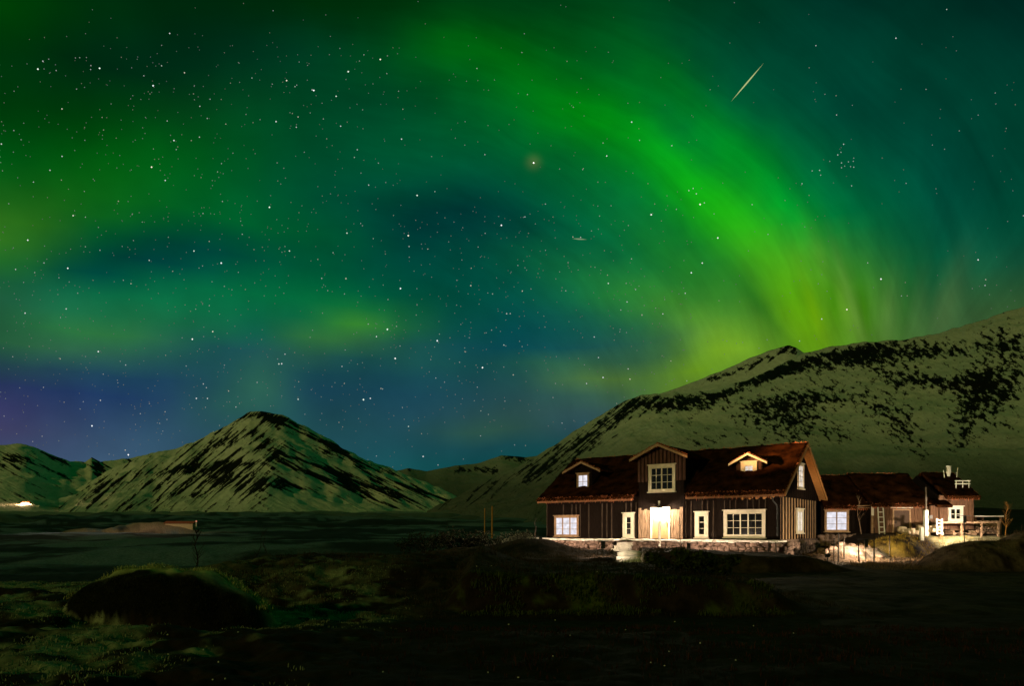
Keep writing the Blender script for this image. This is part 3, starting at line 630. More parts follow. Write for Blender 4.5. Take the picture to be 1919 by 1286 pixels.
M_bark = mat('dark_bark', (.020, .014, .010), .95, .5, 9, (1, 1, .4), .4)
M_straw = mat('orange_twigs', (.30, .14, .04), .9, .4, 9)
M_log = mat('split_log', (.30, .19, .12), .9, .5, 7, (1, 1, 1), .4, dark=(.07, .04, .03))
M_rust = mat('rusty_metal_roof', (.30, .08, .05), .7, .4, 6)
M_dark, t_, b_ = principled('dark_glass'); b_.inputs['Base Color'].default_value = (.008, .007, .007, 1); b_.inputs['Roughness'].default_value = .12; b_.inputs['Specular IOR Level'].default_value = .5
M_lit = emis('lit_window', (1.0, .90, .78), .80, 'AUTO', .28)
M_lit2 = emis('bright_lit_window', (.95, .92, 1.0), .85, 'AUTO', .22)
M_bulb = emis('lamp_bulb', (1.0, .80, .50), 14.0, 'NONE')

def point_lamp(name, loc, power, color, radius=.08, parent=None):
    l = bpy.data.lights.new(name, 'POINT'); l.energy = power; l.color = color; l.shadow_soft_size = radius
    o = bpy.data.objects.new(name, l); o.location = loc; COL.objects.link(o)
    if parent: o.parent = parent
    return o
def spot_lamp(name, loc, target, power, color, cone, blend=.4, radius=.15, parent=None):
    l = bpy.data.lights.new(name, 'SPOT'); l.energy = power; l.color = color; l.spot_size = R(cone); l.spot_blend = blend; l.shadow_soft_size = radius
    o = bpy.data.objects.new(name, l); o.location = loc; COL.objects.link(o)
    o.rotation_euler = (Vector(target) - Vector(loc)).to_track_quat('-Z', 'Y').to_euler()
    if parent: o.parent = parent
    return o

def window(parent, M, w, h, groups, rows, lit=None, trim=.13, cap=True, mtrim=None):
    """casing > frame (muntins), pane. M maps (x right, y into the wall, z up) from the window's bottom centre."""
    mtrim = mtrim or M_white
    a = w / 2; c = MB()
    c.box(-a, -a + trim, -.085, .0, trim * .8, h - trim, M); c.box(a - trim, a, -.085, .0, trim * .8, h - trim, M)
    c.box(-a, a, -.088, .0, h - trim, h, M); c.box(-a, a, -.088, 0, 0, trim * .8, M)
    if cap:
        c.box(-a - .07, a + .07, -.14, .0, h + .001, h + .055, M); c.box(-a - .06, a + .06, -.15, .0, -.06, -.001, M)
    win = c.build('window', mtrim, parent)
    f = MB(); x0, x1, z0, z1 = -a + trim, a - trim, trim * .8, h - trim
    n = sum(groups); mu = .028; bigm = .075
    tot = (x1 - x0) - bigm * (len(groups) - 1); cw = tot / n
    x = x0
    for gi, g in enumerate(groups):
        for k in range(1, g): f.box(x + k * cw - mu / 2, x + k * cw + mu / 2, -.060, -.022, z0, z1, M)
        x += g * cw
        if gi < len(groups) - 1: f.box(x, x + bigm, -.068, -.022, z0, z1, M); x += bigm
    for r_ in range(1, rows):
        zz = z0 + (z1 - z0) * r_ / rows; f.box(x0, x1, -.056, -.024, zz - mu / 2, zz + mu / 2, M)
    f.box(x0, x0 + .02, -.050, -.0215, z0, z1, M); f.box(x1 - .02, x1, -.050, -.0215, z0, z1, M); f.box(x0, x1, -.051, -.0217, z0, z0 + .02, M); f.box(x0, x1, -.051, -.0217, z1 - .02, z1, M)
    f.build('frame', mtrim, win)
    p = MB(); p.box(x0, x1, -.020, -.003, z0, z1, M); p.build('pane', lit or M_dark, win)
    return win
def T(x, y, z, rz=0): return Matrix.Translation((x, y, z)) @ Matrix.Rotation(rz, 4, 'Z')
def battens(mb, M, x0, x1, z0, top, step=.30, holes=(), w=.055, dep=.034, drop=0):
    x = x0 + .05
    while x < x1:
        if random.random() < drop: x += step; continue
        spans = [(z0, top(x))]
        for (hx0, hx1, hz0, hz1) in holes:
            if hx0 - .05 < x < hx1 + .05:
                ns = []
                for a, b in spans:
                    if hz1 <= a or hz0 >= b: ns.append((a, b)); continue
                    if a < hz0: ns.append((a, hz0))
                    if b > hz1: ns.append((hz1, b))
                spans = ns
        for a, b in spans:
            if b - a > .1: mb.box(x - w / 2, x + w / 2, -dep - random.random() * .006, -.001, a, b, M)
        x += step * random.uniform(.94, 1.06)
def slab(mb, A, B, C, D, thick, nx, ny, amp, seed):
    """turf slab: A-B eave (left,right), D-C ridge; bumpy top, flat underside"""
    A, B, C, D = map(Vector, (A, B, C, D)); nrm = (B - A).cross(D - A).normalized()
    if nrm.z < 0: nrm = -nrm
    top = []; bot = []
    us = np.linspace(0, 1, nx + 1); vv = np.linspace(0, 1, ny + 1)
    U, W = np.meshgrid(us, vv); L1 = (B - A).length; L2 = (D - A).length
    n_ = (fbm(U * L1 * 1.6 + seed, W * L2 * 1.6, seed, 4) - .5) * amp + (fbm(U * L1 * 6 + seed, W * L2 * 6, seed + 3, 3) - .5) * amp * .5
    for j in range(ny + 1):
        for i in range(nx + 1):
            p = (A.lerp(B, us[i])).lerp(D.lerp(C, us[i]), vv[j]); top.append(p + nrm * (thick + float(n_[j, i]))); bot.append(p.copy())
    k = len(top); fs = []; w_ = nx + 1
    for j in range(ny):
        for i in range(nx):
            a = j * w_ + i; fs.append((a, a + 1, a + 1 + w_, a + w_)); fs.append((k + a, k + a + w_, k + a + 1 + w_, k + a + 1))
    for i in range(nx):
        fs.append((i, k + i, k + i + 1, i + 1)); a = ny * w_ + i; fs.append((a, a + 1, k + a + 1, k + a))
    for j in range(ny):
        a = j * w_; fs.append((a, a + w_, k + a + w_, k + a)); a += nx; fs.append((a, k + a, k + a + w_, a + w_))
    mb.add(top + bot, fs)
def fringe(mb, A, B, out, n, l0, l1, lift=.25):
    """ragged grass along an edge: thin blades standing up, leaning out or hanging over"""
    A = Vector(A); B = Vector(B); out = Vector(out).normalized(); ed = (B - A).normalized()
    for _ in range(n):
        p = A.lerp(B, random.random()) + Vector((0, 0, random.uniform(0, lift))) - out * random.uniform(0, .12)
        d = (out * random.uniform(.1, 1.0) + Vector((0, 0, random.uniform(-.9, .8))) + ed * random.uniform(-.5, .5)).normalized()
        L = random.uniform(l0, l1); w = ed * random.uniform(.012, .03); m_ = p + d * L * .55
        e = p + d * L + Vector((0, 0, -.25 * L))
        mb.add([p - w, p + w, m_ + w * .7, m_ - w * .7, e], [(0, 1, 2, 3), (3, 2, 4)])

# ------------------------------------------------------------------ main house (local x: along the facade to the right, y: depth, z: up)
HO = (15.65, 40.0, 0.0); HRZ = math.atan2(-.606, .794)
MH = Matrix.Translation(HO) @ Matrix.Rotation(HRZ, 4, 'Z')
house = empty('farmhouse', HO, HRZ)
tag(house, 'long dark timber farmhouse with turf roof, three dormers and white framed windows', 'house')
ZB, ZE, ZR, DP = 1.0, 3.62, 6.95, 9.0; SL = (ZR - ZE) / 5.0
roofz = lambda y: ZE + SL * (y + .5)
LEN = 16.5
# foundation of rough stones
st = MB(); st.box(-LEN - .1, .12, .05, DP, -.6, ZB - .02)
for row in range(4):
    x = -LEN - .2
    while x < .2:
        w = random.uniform(.28, .55); st.stone((x + w / 2, .02 + random.uniform(-.05, .03), -.08 + row * .27 + random.uniform(-.03, .03)), (w * .55, .16, .17), random.randrange(9999)); x += w
    y = 0
    while y < DP:
        w = random.uniform(.28, .55); st.stone((.14 + random.uniform(-.05, .03), y + w / 2, -.08 + row * .27 + random.uniform(-.03, .03)), (.16, w * .55, .17), random.randrange(9999)); y += w
st.build('stone_foundation', M_stone, house, True)
# raised terrace in front: ledge over a dry stone wall
for wx0, wx1 in ((-LEN - .6, -9.9), (-8.6, .5)):
  tw = MB()
  for row in range(4):
    x = wx0
    while x < wx1 - .2:
        w = random.uniform(.25, .6)
        tw.stone((x + w / 2, -1.72 + random.uniform(-.06, .06), .02 + row * .235 + random.uniform(-.03, .03)), (w * .54, .20, .15), random.randrange(9999))
        x += w
  tw.build('terrace_wall', M_stone, house, True)
dk = MB()
slab(dk, (-LEN - .7, -1.9, .88), (-9.9, -1.9, .88), (-9.9, -.2, .88), (-LEN - .7, -.2, .88), .09, 60, 8, .09, 5); slab(dk, (-8.6, -1.9, .88), (.5, -1.9, .88), (.5, -.2, .88), (-8.6, -.2, .88), .09, 80, 8, .09, 6); dk.box(-9.9, -8.6, -1.2, -.2, .905, .96)
for k in range(90):
    x = random.choice([random.uniform(-LEN - .6, -9.95), random.uniform(-8.5, .45)]); dk.stone((x, -1.86 + random.uniform(-.04, .1), .93 + random.uniform(-.05, .02)), (random.uniform(.1, .34), random.uniform(.07, .14), random.uniform(.03, .07)), random.randrange(9999))
for k in range(3): dk.box(-9.85, -8.65, -2.3 + .36 * k, -1.94 + .36 * k, .2, .38 + .19 * k)
dk.build('terrace_ledge', M_snowy, house)
W = {'a': (-15.78, -13.74, 1.12, 2.58), 'b': (-10.22, -9.35, 1.06, 2.70), 'c': (-5.13, -4.26, 1.08, 2.70), 'd': (-3.28, -.76, 1.12, 2.76)}
for fx0, fx1 in ((-LEN, -9.0), (-5.8, 0)):
    fw = MB(); fw.box(fx0, fx1, 0, .15, ZB, 3.85); f2_ = MB(); battens(f2_, T(0, 0, 0), fx0, fx1, ZB, lambda x: 3.4, .36, list(W.values()), .07, .034, .38); build2('front_wall', fw, M_tar, f2_, M_batten, house)
def gable_wall(xpos, rz, name, holes, m):
    g = MB(); M = T(xpos, 0, 0)
    pts = [(0.16, ZB), (DP - .16, ZB), (DP - .16, roofz(.16) - .05), (DP / 2, roofz(DP / 2) - .05), (.16, roofz(.16) - .05)]
    g.prism(pts, 0, xpos - (.15 if rz > 0 else 0), xpos + (0 if rz > 0 else .15))
    g2_ = MB()
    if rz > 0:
        battens(g, T(xpos, 0, 0, R(90)), .6, DP - .6, 3.62, lambda y: roofz(min(y, DP - y)) - .08, .5, holes, .12, .013)  # upper battens in tar colour: the unlit upper gable is painted in
        battens(g2_, T(xpos, 0, 0, R(90)), .16, DP - .16, ZB, lambda y: min(3.55, roofz(min(y, DP - y)) - .08), .62, holes, .24, .012)
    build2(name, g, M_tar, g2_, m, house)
GW1 = (4.55, 1.35, 4.22, 5.80); GW2 = (4.35, 1.55, 1.38, 2.90)
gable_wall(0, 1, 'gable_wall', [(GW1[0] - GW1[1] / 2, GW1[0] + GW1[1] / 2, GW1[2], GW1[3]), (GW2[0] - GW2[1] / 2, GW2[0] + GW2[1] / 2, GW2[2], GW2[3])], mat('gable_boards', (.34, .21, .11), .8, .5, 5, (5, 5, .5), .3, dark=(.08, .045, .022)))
gable_wall(-LEN, -1, 'gable_wall', [], M_tar)
bw = MB(); bw.box(-LEN + .16, -.16, DP - .15, DP, ZB, 3.9); bw.build('rear_wall', M_tar, house)
cb = MB(); cb.box(-.02, .05, -.05, .15, ZB, 3.7); cb.build('corner_board', M_tar, house)
# roof
rf = MB(); EL, ER = -LEN - .45, .48
slab(rf, (EL, -.55, ZE - .03), (-9.25, -.55, ZE - .03), (-9.25, 4.5, ZR), (EL, 4.5, ZR), .22, 40, 26, .16, 1)
slab(rf, (-9.25, .16, roofz(.16)), (-5.55, .16, roofz(.16)), (-5.55, 4.5, ZR), (-9.25, 4.5, ZR), .22, 20, 22, .12, 2)
slab(rf, (-5.55, -.55, ZE - .03), (ER, -.55, ZE - .03), (ER, 4.5, ZR), (-5.55, 4.5, ZR), .22, 36, 26, .16, 3)
slab(rf, (ER, 9.55, ZE - .03), (EL, 9.55, ZE - .03), (EL, 4.502, ZR), (ER, 4.502, ZR), .22, 40, 12, .14, 4)
roof = rf.build('roof', M_turf, house, True)
fr = MB()
fringe(fr, (EL, -.55, ZE), (-9.25, -.55, ZE), (0, -1, 0), 1500, .08, .26); fringe(fr, (-5.55, -.55, ZE), (ER, -.55, ZE), (0, -1, 0), 1200, .08, .26)
fringe(fr, (EL, 4.5, ZR + .12), (ER, 4.5, ZR + .12), (0, -1, .6), 1400, .06, .18, .12)
fringe(fr, (ER, -.55, ZE + .1), (ER, 4.5, ZR + .1), (1, 0, .3), 500, .06, .16, .15); fringe(fr, (ER, 9.5, ZE + .1), (ER, 4.5, ZR + .1), (1, 0, .3), 500, .06, .16, .15)
fr.build('turf_fringe', M_fringe, roof)
M_eave = mat('eave_boards', (.26, .12, .06), .8, .4, 5, (.6, 4, 4), .2)
for ex0, ex1 in ((EL + .02, -9.27), (-5.53, ER - .02)):
    ev = MB(); ev.box(ex0, ex1, -.60, -.53, ZE - .10, ZE + .02); ev.build('eave_board', M_eave, roof)
sf = MB()
for s_ in (0, 1):
    y0, y1 = (-.5, 4.49) if s_ == 0 else (9.5, 4.51)
    for k in range(3):
        xx = .02 + k * .145
        sf.add([(xx, y0, ZE - .055), (xx + .138, y0, ZE - .055), (xx + .138, y1, ZR - .025), (xx, y1, ZR - .025), (xx, y0, ZE - .035), (xx + .138, y0, ZE - .035), (xx + .138, y1, ZR - .005), (xx, y1, ZR - .005)],
               [(0, 3, 2, 1), (4, 5, 6, 7), (0, 1, 5, 4), (2, 3, 7, 6), (1, 2, 6, 5), (3, 0, 4, 7)])
sf.build('soffit', M_soff, roof)
bb = MB()
for y0, y1 in ((-.56, 4.5), (9.56, 4.5)):
    bb.add([(ER + .004, y0, ZE - .10), (ER + .05, y0, ZE - .10), (ER + .05, y1, ZR - .10), (ER + .004, y1, ZR - .10), (ER + .004, y0, ZE + .10), (ER + .05, y0, ZE + .10), (ER + .05, y1, ZR + .12), (ER + .004, y1, ZR + .12)],
           [(0, 3, 2, 1), (4, 5, 6, 7), (0, 1, 5, 4), (2, 3, 7, 6), (1, 2, 6, 5), (3, 0, 4, 7)])
bb.build('bargeboard', M_soff, roof)
# rafter tails with a gutter bend near the right corner
rt = MB()
for k in range(5): rt.tube((-2.0 + k * .42, -.42, ZE - .16), (-2.0 + k * .42, .1, ZE - .02), .085, .085, 8)
rt.build('rafter_tails', M_soff, house)
gp = MB(); pl_ = [(-.25, -.50, ZE - .12), (-.22, -.42, ZE - .35), (-.1, -.20, ZE - .55), (-.06, -.10, ZE - .85), (-.06, -.09, 1.2)]
for a, b in zip(pl_, pl_[1:]): gp.tube(a, b, .045, .045, 8)
gp.build('drainpipe', M_iron, house)
# cross gable over the entrance
XC = -7.4; CA = 7.05; CS = .45
cg = MB(); cg.prism([(-9.0, ZB), (-5.8, ZB), (-5.8, CA - CS * 1.6 - .03), (XC, CA - .03), (-9.0, CA - CS * 1.6 - .03)], 1, -.14, .04)
W5 = (-8.26, -6.38, 4.06, 5.80)
cgb = MB(); battens(cgb, T(0, -.14, 0), -9.0, -5.8, 4.75, lambda x: CA - CS * abs(x - XC) - .12, .26, [W5], .18)  # boards only up here; tar wall below carries the painted shadow
M_ent = mat('porch_glow_boards', (.20, .13, .085), .85, .6, 4, (6, 6, .5), .35, .05, dark=(.04, .024, .016))  # lighter boards: porch glow around the door put into the colour
for ex0, ex1 in ((-9.0, -8.14), (-6.72, -5.8)):
    cge = MB(); battens(cge, T(0, -.14, 0), ex0 + .05, ex1, ZB, lambda x: 3.05 - .2 * random.random(), .21, [], .19); cge.build('entrance_boards', M_ent, house)
cg.box(-9.0, -8.86, .04, 4.2, 3.6, CA - CS * 1.6 - .05); cg.box(-5.94, -5.8, .04, 4.2, 3.6, CA - CS * 1.6 - .05)
cgo = build2('cross_gable', cg, M_tar, cgb, M_red, house)
cr2 = MB()
for sgn in (-1, 1):
    a = (XC + sgn * 2.0, -.62, CA - CS * 2.0); b = (XC, -.62, CA); c_ = (XC, 4.4, CA); d_ = (XC + sgn * 2.0, 4.4, CA - CS * 2.0)
    slab(cr2, *( (a, d_, c_, b) if sgn < 0 else (d_, a, b, c_)), .13, 22, 8, .08, 11 + sgn)
cro = cr2.build('roof', M_turf, cgo, True)
def barge(name, parent, m, xc, y, apex, half, sl, h=.13, t=.05):
    b = MB()
    for s_ in (-1, 1):
        x1 = xc + s_ * half; z1 = apex - sl * half
        q_ = [(xc, apex - h * .6), (xc, apex + h), (x1, z1 + h), (x1, z1 - h * .6)]
        b.prism(q_ if s_ > 0 else q_[::-1], 1, y - t + (0 if s_ > 0 else .002), y)
    return b.build(name, m, parent)
M_barge = mat('pale_bargeboard', (.36, .22, .13), .8, .4, 6, (1, 1, 1), .2)
barge('bargeboard', cgo, M_barge, XC, -.63, CA, 2.02, CS, .10)
f2 = MB()
for s_ in (-1, 1): fringe(f2, (XC, -.6, CA + .12), (XC + s_ * 2.0, -.6, CA - CS * 2.0 + .12), (0, -1, .5), 260, .05, .14, .08)
f2.build('turf_fringe', M_fringe, cgo)
window(house, T((W5[0] + W5[1]) / 2, -.14, W5[2]), W5[1] - W5[0], W5[3] - W5[2], [2, 2], 3, None, .2)
# entrance door
dr = MB(); dr.box(-8.0, -6.86, -.19, -.14, ZB + .02, 2.95); door = dr.build('door', mat('plank_door', (.34, .19, .09), .7, .3, 5, (5, 1, .6), .2), house)
df = MB(); df.box(-8.12, -8.0, -.22, -.14, ZB, 3.05); df.box(-6.86, -6.74, -.22, -.14, ZB, 3.05); df.box(-8.0, -6.86, -.22, -.14, 2.95, 3.05); df.build('door_frame', M_white, door)
hn = MB(); hn.tube((-7.0, -.25, 1.95), (-6.94, -.25, 2.12), .02, .02); hn.tube((-6.97, -.25, 2.0), (-6.97, -.19, 2.0), .015); hn.build('handle', M_iron, door)
window(house, T(-14.76, 0, W['a'][2]), 2.04, 1.46, [1, 1, 1], 3, M_lit2, .13, True, M_barge)
window(house, T(-9.785, 0, W['b'][2]), .87, 1.64, [1], 3, None, .26)
window(house, T(-4.695, 0, W['c'][2]), .87, 1.62, [1], 3, None, .25)
window(house, T(-2.02, 0, W['d'][2]), 2.52, 1.64, [2, 1, 2], 3, None, .2)
window(house, T(0, GW1[0], GW1[2], R(90)), GW1[1], GW1[3] - GW1[2], [2], 4, M_lit, .12)
window(house, T(0, GW2[0], GW2[2], R(90)), GW2[1], GW2[3] - GW2[2], [1, 1], 3, M_lit, .16)
# dormers
def dormer(xc, d0, half, zb, apex, sl, rh, win, lit, wallm, bm):
    back = min(4.4, (apex - ZE) / SL - .5 + .3)
    w = MB(); w.prism([(xc - half, zb - .25), (xc + half, zb - .25), (xc + half, apex - sl * half - .03), (xc, apex - .03), (xc - half, apex - sl * half - .03)], 1, d0, d0 + .1)
    for s_ in (-1, 1):
        x0 = xc + s_ * half; a, b = sorted((x0, x0 - s_ * .1)); zt = apex - sl * half - .04
        w.prism([(d0 + .1, zb - .4), (back, roofz(back) - .1), (back, zt), (d0 + .1, zt)], 0, a, b)
    ww, wz0, wz1 = win
    battens(w, T(xc, d0, 0), -half, half, zb - .2, lambda x: apex - sl * abs(x) - .1, .24, [(-ww / 2, ww / 2, wz0, wz1)], .05)
    do = w.build('dormer', wallm, house)
    r_ = MB()
    for s_ in (-1, 1):
        a = (xc + s_ * rh, d0 - .3, apex - sl * rh); b = (xc, d0 - .3, apex); c_ = (xc, back, apex); e_ = (xc + s_ * rh, back, apex - sl * rh)
        slab(r_, *((a, e_, c_, b) if s_ < 0 else (e_, a, b, c_)), .11, 14, 8, .07, int(xc * 3) + 40 + s_)
    r_.build('roof', M_turf, do, True)
    barge('bargeboard', do, bm, xc, d0 - .31, apex, rh + .02, sl, .09)
    f_ = MB()
    for s_ in (-1, 1): fringe(f_, (xc, d0 - .28, apex + .1), (xc + s_ * rh, d0 - .28, apex - sl * rh + .1), (0, -1, .5), 240, .05, .12, .06)
    f_.build('turf_fringe', M_fringe, do)
    return window(house, T(xc, d0, wz0), ww, wz1 - wz0, lit[0], lit[1], lit[2], lit[3], True, lit[4])
dormer(-13.8, .7, .72, 4.40, 6.38, .44, 1.55, (1.0, 4.47, 5.62), ([2], 2, M_lit2, .12, M_barge), M_tar, M_barge)
dormer(-2.3, 1.7, .80, 5.02, 6.30, .52, 1.18, (1.0, 5.05, 5.85), ([2], 2, M_lit, .25, M_white), M_red, M_white)

# porch lamp over the door
pl = MH @ Vector((-7.4, -.14, 3.22)); lamp = empty('porch_lamp', pl, HRZ)
tag(lamp, 'small bracket lamp glowing brightly above the farmhouse entrance', 'lamp')
b = MB(); b.tube((-.12, 0, .15), (0, -.30, -.02), .018); b.tube((0, -.30, -.02), (.10, -.42, -.06), .018); b.box(-.18, -.06, -.02, .0, .05, .25); b.build('bracket', M_trimw, lamp)
b = MB(); b.tube((.10, -.42, -.05), (.10, -.42, -.26), .05, .20, 14); b.f = [f for f in b.f if len(f) == 4 or f[0] < 14 and f[0] != 14]; b.f = [f for f in b.f if not (len(f) > 4 and min(f) >= 14)]; b.build('shade', M_iron, lamp)
b = MB(); b.stone((.10, -.42, -.20), (.05, .05, .05), 4); b.build('bulb', M_bulb, lamp, True)
point_lamp('porch_light', (.10, -.42, -.30), PORCH, (1.0, .82, .58), .09, lamp)

# ------------------------------------------------------------------ outbuildings
LINKY = 47.1
def X_at(px, Y): return (px - CX) / F * Y
annex = empty('link_building', (0, 0, 0)); annex.location = (23.6, LINKY, 0)
tag(annex, 'low black timber link with a lit window between farmhouse and barn', 'building')
def rel(o): return -o.location
def build_box_house(o, x0, x1, yf, zb, ze, zr, depth, wallm, holes, step=.26, roofx=None, gables=(True, True), seed=50, ov=.35, gmat=None):
    gmat = gmat or M_tar
    ox, oy = o.location.x, o.location.y; a, b = x0 - ox, x1 - ox; y = yf - oy
    w = MB(); w.box(a, b, y, y + .14, zb - .5, ze + .1); hs = [(h[0] - ox, h[1] - ox, h[2], h[3]) for h in holes]
    battens(w, T(0, y, 0), a, b, zb, lambda x: ze + .05, step, hs, .05)
    for k, xx in enumerate((a, b)):
        if gables[k]:
            gq = MB(); gq.prism([(y + .141, zb - .5), (y + depth, zb - .5), (y + depth, ze + .1), (y + depth / 2, zr - .04), (y + .141, ze + .1)], 0, xx - (.0 if k == 0 else .13), xx + (.13 if k == 0 else 0)); gq.build('gable', gmat, o)
    rw = MB(); rw.box(a + .14, b - .14, y + depth - .14, y + depth, zb - .5, ze + .1); rw.build('rear_wall', M_tar, o)
    w.build('wall', wallm, o)
    r0, r1 = (roofx[0] - ox, roofx[1] - ox) if roofx else (a - .1, b + .1)
    sl = (zr - ze) / (depth / 2); r_ = MB()
    slab(r_, (r0, y - ov, ze - sl * ov), (r1, y - ov, ze - sl * ov), (r1, y + depth / 2, zr), (r0, y + depth / 2, zr), .2, 26, 20, .17, seed)
    slab(r_, (r1, y + depth + ov, ze - sl * ov), (r0, y + depth + ov, ze - sl * ov), (r0, y + depth / 2 + .002, zr), (r1, y + depth / 2 + .002, zr), .2, 20, 8, .15, seed + 1)
    ro = r_.build('roof', M_turf, o, True)
    f_ = MB(); fringe(f_, (r0, y - ov, ze - sl * ov), (r1, y - ov, ze - sl * ov), (0, -1, 0), int(170 * (r1 - r0)), .06, .2, .22)
    fringe(f_, (r0, y + depth / 2, zr + .12), (r1, y + depth / 2, zr + .12), (0, -1, .7), int(110 * (r1 - r0)), .05, .16, .1)
    fringe(f_, (r1, y - ov, ze - sl * ov + .1), (r1, y + depth / 2, zr + .1), (1, 0, .4), 320, .05, .15, .12)
    f_.build('turf_fringe', M_fringe, ro)
    return ox, oy
LA = (21.56, 23.22, 1.46, 2.95)
ox, oy = build_box_house(annex, 21.3, 24.46, LINKY, 1.2, 3.28, 5.40, 5.6, M_tar, [LA], roofx=(21.45, 24.5), gables=(False, False), seed=60)
window(annex, T((LA[0] + LA[1]) / 2 - ox, 0, LA[2]), LA[1] - LA[0], LA[3] - LA[2], [1, 1], 3, M_lit2, .13, True, M_barge)
b = MB(); x = 21.6
for row in range(3):
    x = 21.0
    while x < 24.6:
        w = random.uniform(.25, .5); b.stone((x + w / 2 - ox, -.35 + random.uniform(-.05, .05), .62 + row * .25), (w * .54, .2, .16), random.randrange(9999)); x += w
b.build('stone_footing', M_stone, annex, True)
b = MB(); b.box(23.6 - ox, 24.5 - ox, -.42, -.02, 3.08, 3.26); b.build('eave_board', M_barge, annex)
BY = 46.5
barn = empty('barn', (26.4, BY, 0)); tag(barn, 'brown weathered plank barn with a low door and patchy rust coloured turf roof', 'barn')
BD = (26.0, 27.04, 1.25, 2.90)
ox, oy = build_box_house(barn, 24.5, 28.5, BY, 1.2, 3.36, 5.50, 6.2, M_board, [(BD[0] - .15, BD[1] + .15, 1.2, 3.15)], .24, (24.35, 28.7), (True, True), 70)
b = MB(); b.box(BD[0] - ox, BD[1] - ox, -.03, -.001, BD[2], BD[3]); bd = b.build('door', mat('old_door', (.09, .055, .04), .85, .4, 5, (6, 1, .6), .3), barn)
b = MB(); b.box(BD[0] - .10 - ox, BD[0] - ox, -.07, -.001, BD[2], 2.98); b.box(BD[1] - ox, BD[1] + .10 - ox, -.07, -.001, BD[2], 2.98); b.box(BD[0] - ox, BD[1] - ox, -.07, -.001, BD[3], 2.98); b.build('door_frame', M_barge, bd)
b = MB(); b.box(BD[0] + .12 - ox, BD[0] + .16 - ox, -.07, -.03, 2.0, 2.2); b.build('handle', M_iron, bd)
b = MB(); b.box(BD[0] - .22 - ox, BD[1] + .22 - ox, -.14, -.002, 3.06, 3.16); b.build('lintel', M_trimw, barn)
b = MB(); b.box(24.46 - ox, 24.62 - ox, -.07, -.045, 2.55, 3.36); b.build('corner_board', M_trimw, barn)
b = MB(); b.box(24.46 - ox, 24.58 - ox, -.07, -.045, 1.3, 2.5); b.build('corner_board', M_barge, barn)
AY = 45.6
store = empty('storehouse', (29.9, AY, 0)); tag(store, 'narrow plank storehouse with a four pane white window and white roof rails', 'storehouse')
SW = (29.12, 30.10, 2.16, 3.14)
ox, oy = build_box_house(store, 28.55, 30.85, AY, 2.10, 3.78, 5.45, 5.2, M_board, [SW], .24, (28.85, 31.12), (True, True), 80, .25)
window(store, T((SW[0] + SW[1]) / 2 - ox, 0, SW[2]), SW[1] - SW[0], SW[3] - SW[2], [1, 1], 2, None, .17, True, M_trimw)
b = MB(); slab(b, (27.95 - ox, -.75, 3.05), (28.95 - ox, -.75, 3.05), (28.95 - ox, .3, 3.55), (27.95 - ox, .3, 3.55), .14, 10, 8, .1, 85); b.build('lean_to_roof', M_turf, store, True)
b = MB(); b.box(28.0 - ox, 28.56 - ox, .1, .2, 1.4, 3.2); battens(b, T(0, .1, 0), 28.0 - ox, 28.56 - ox, 1.4, lambda x: 3.2, .2); b.build('lean_to_wall', M_board, store)
# white rails and a pot at the right end of the ridge
b = MB(); b.box(29.95 - ox, 31.0 - ox, .55, .60, 4.86, 4.93); b.box(29.95 - ox, 31.0 - ox, .55, .60, 4.66, 4.73)
for xx in (30.05, 30.5, 30.92): b.box(xx - ox, xx + .05 - ox, .605, .64, 4.3, 4.95)
b.build('roof_rail', M_trimw, store)
b = MB(); b.tube((30.45 - ox, 2.0, 5.3), (30.45 - ox, 2.0, 5.55), .09, .13, 10); b.tube((30.45 - ox, 2.0, 5.55), (30.45 - ox, 2.0, 6.0), .15, .15, 10); b.tube((30.45 - ox, 2.0, 6.0), (30.45 - ox, 2.0, 6.04), .18, .18, 10); b.build('chimney_pot', M_trimw, store)
b = MB(); b.tube((30.95 - ox, 1.9, 5.2), (31.02 - ox, 1.9, 5.92), .035, .03); b.build('roof_finial', M_trimw, store)
b = MB(); b.tube((30.1 - ox, 1.9, 5.2), (30.02 - ox, 1.9, 5.72), .035, .03); b.build('roof_finial', M_trimw, store)
# deck in front, on posts
b = MB(); b.box(27.6 - ox, 31.55 - ox, -1.55, -.04, 2.0, 2.09)
for k in range(9): b.box(27.6 - ox + k * .44, 27.98 - ox + k * .44, -1.57, -.05, 2.094, 2.115)
deck = b.build('deck', M_log, store)
for xx in (27.65, 29.0, 30.3, 31.4):
    b = MB(); b.box(xx - ox, xx + .09 - ox, -1.52, -1.42, 1.0, 1.998); b.build('deck_post', M_log, store)

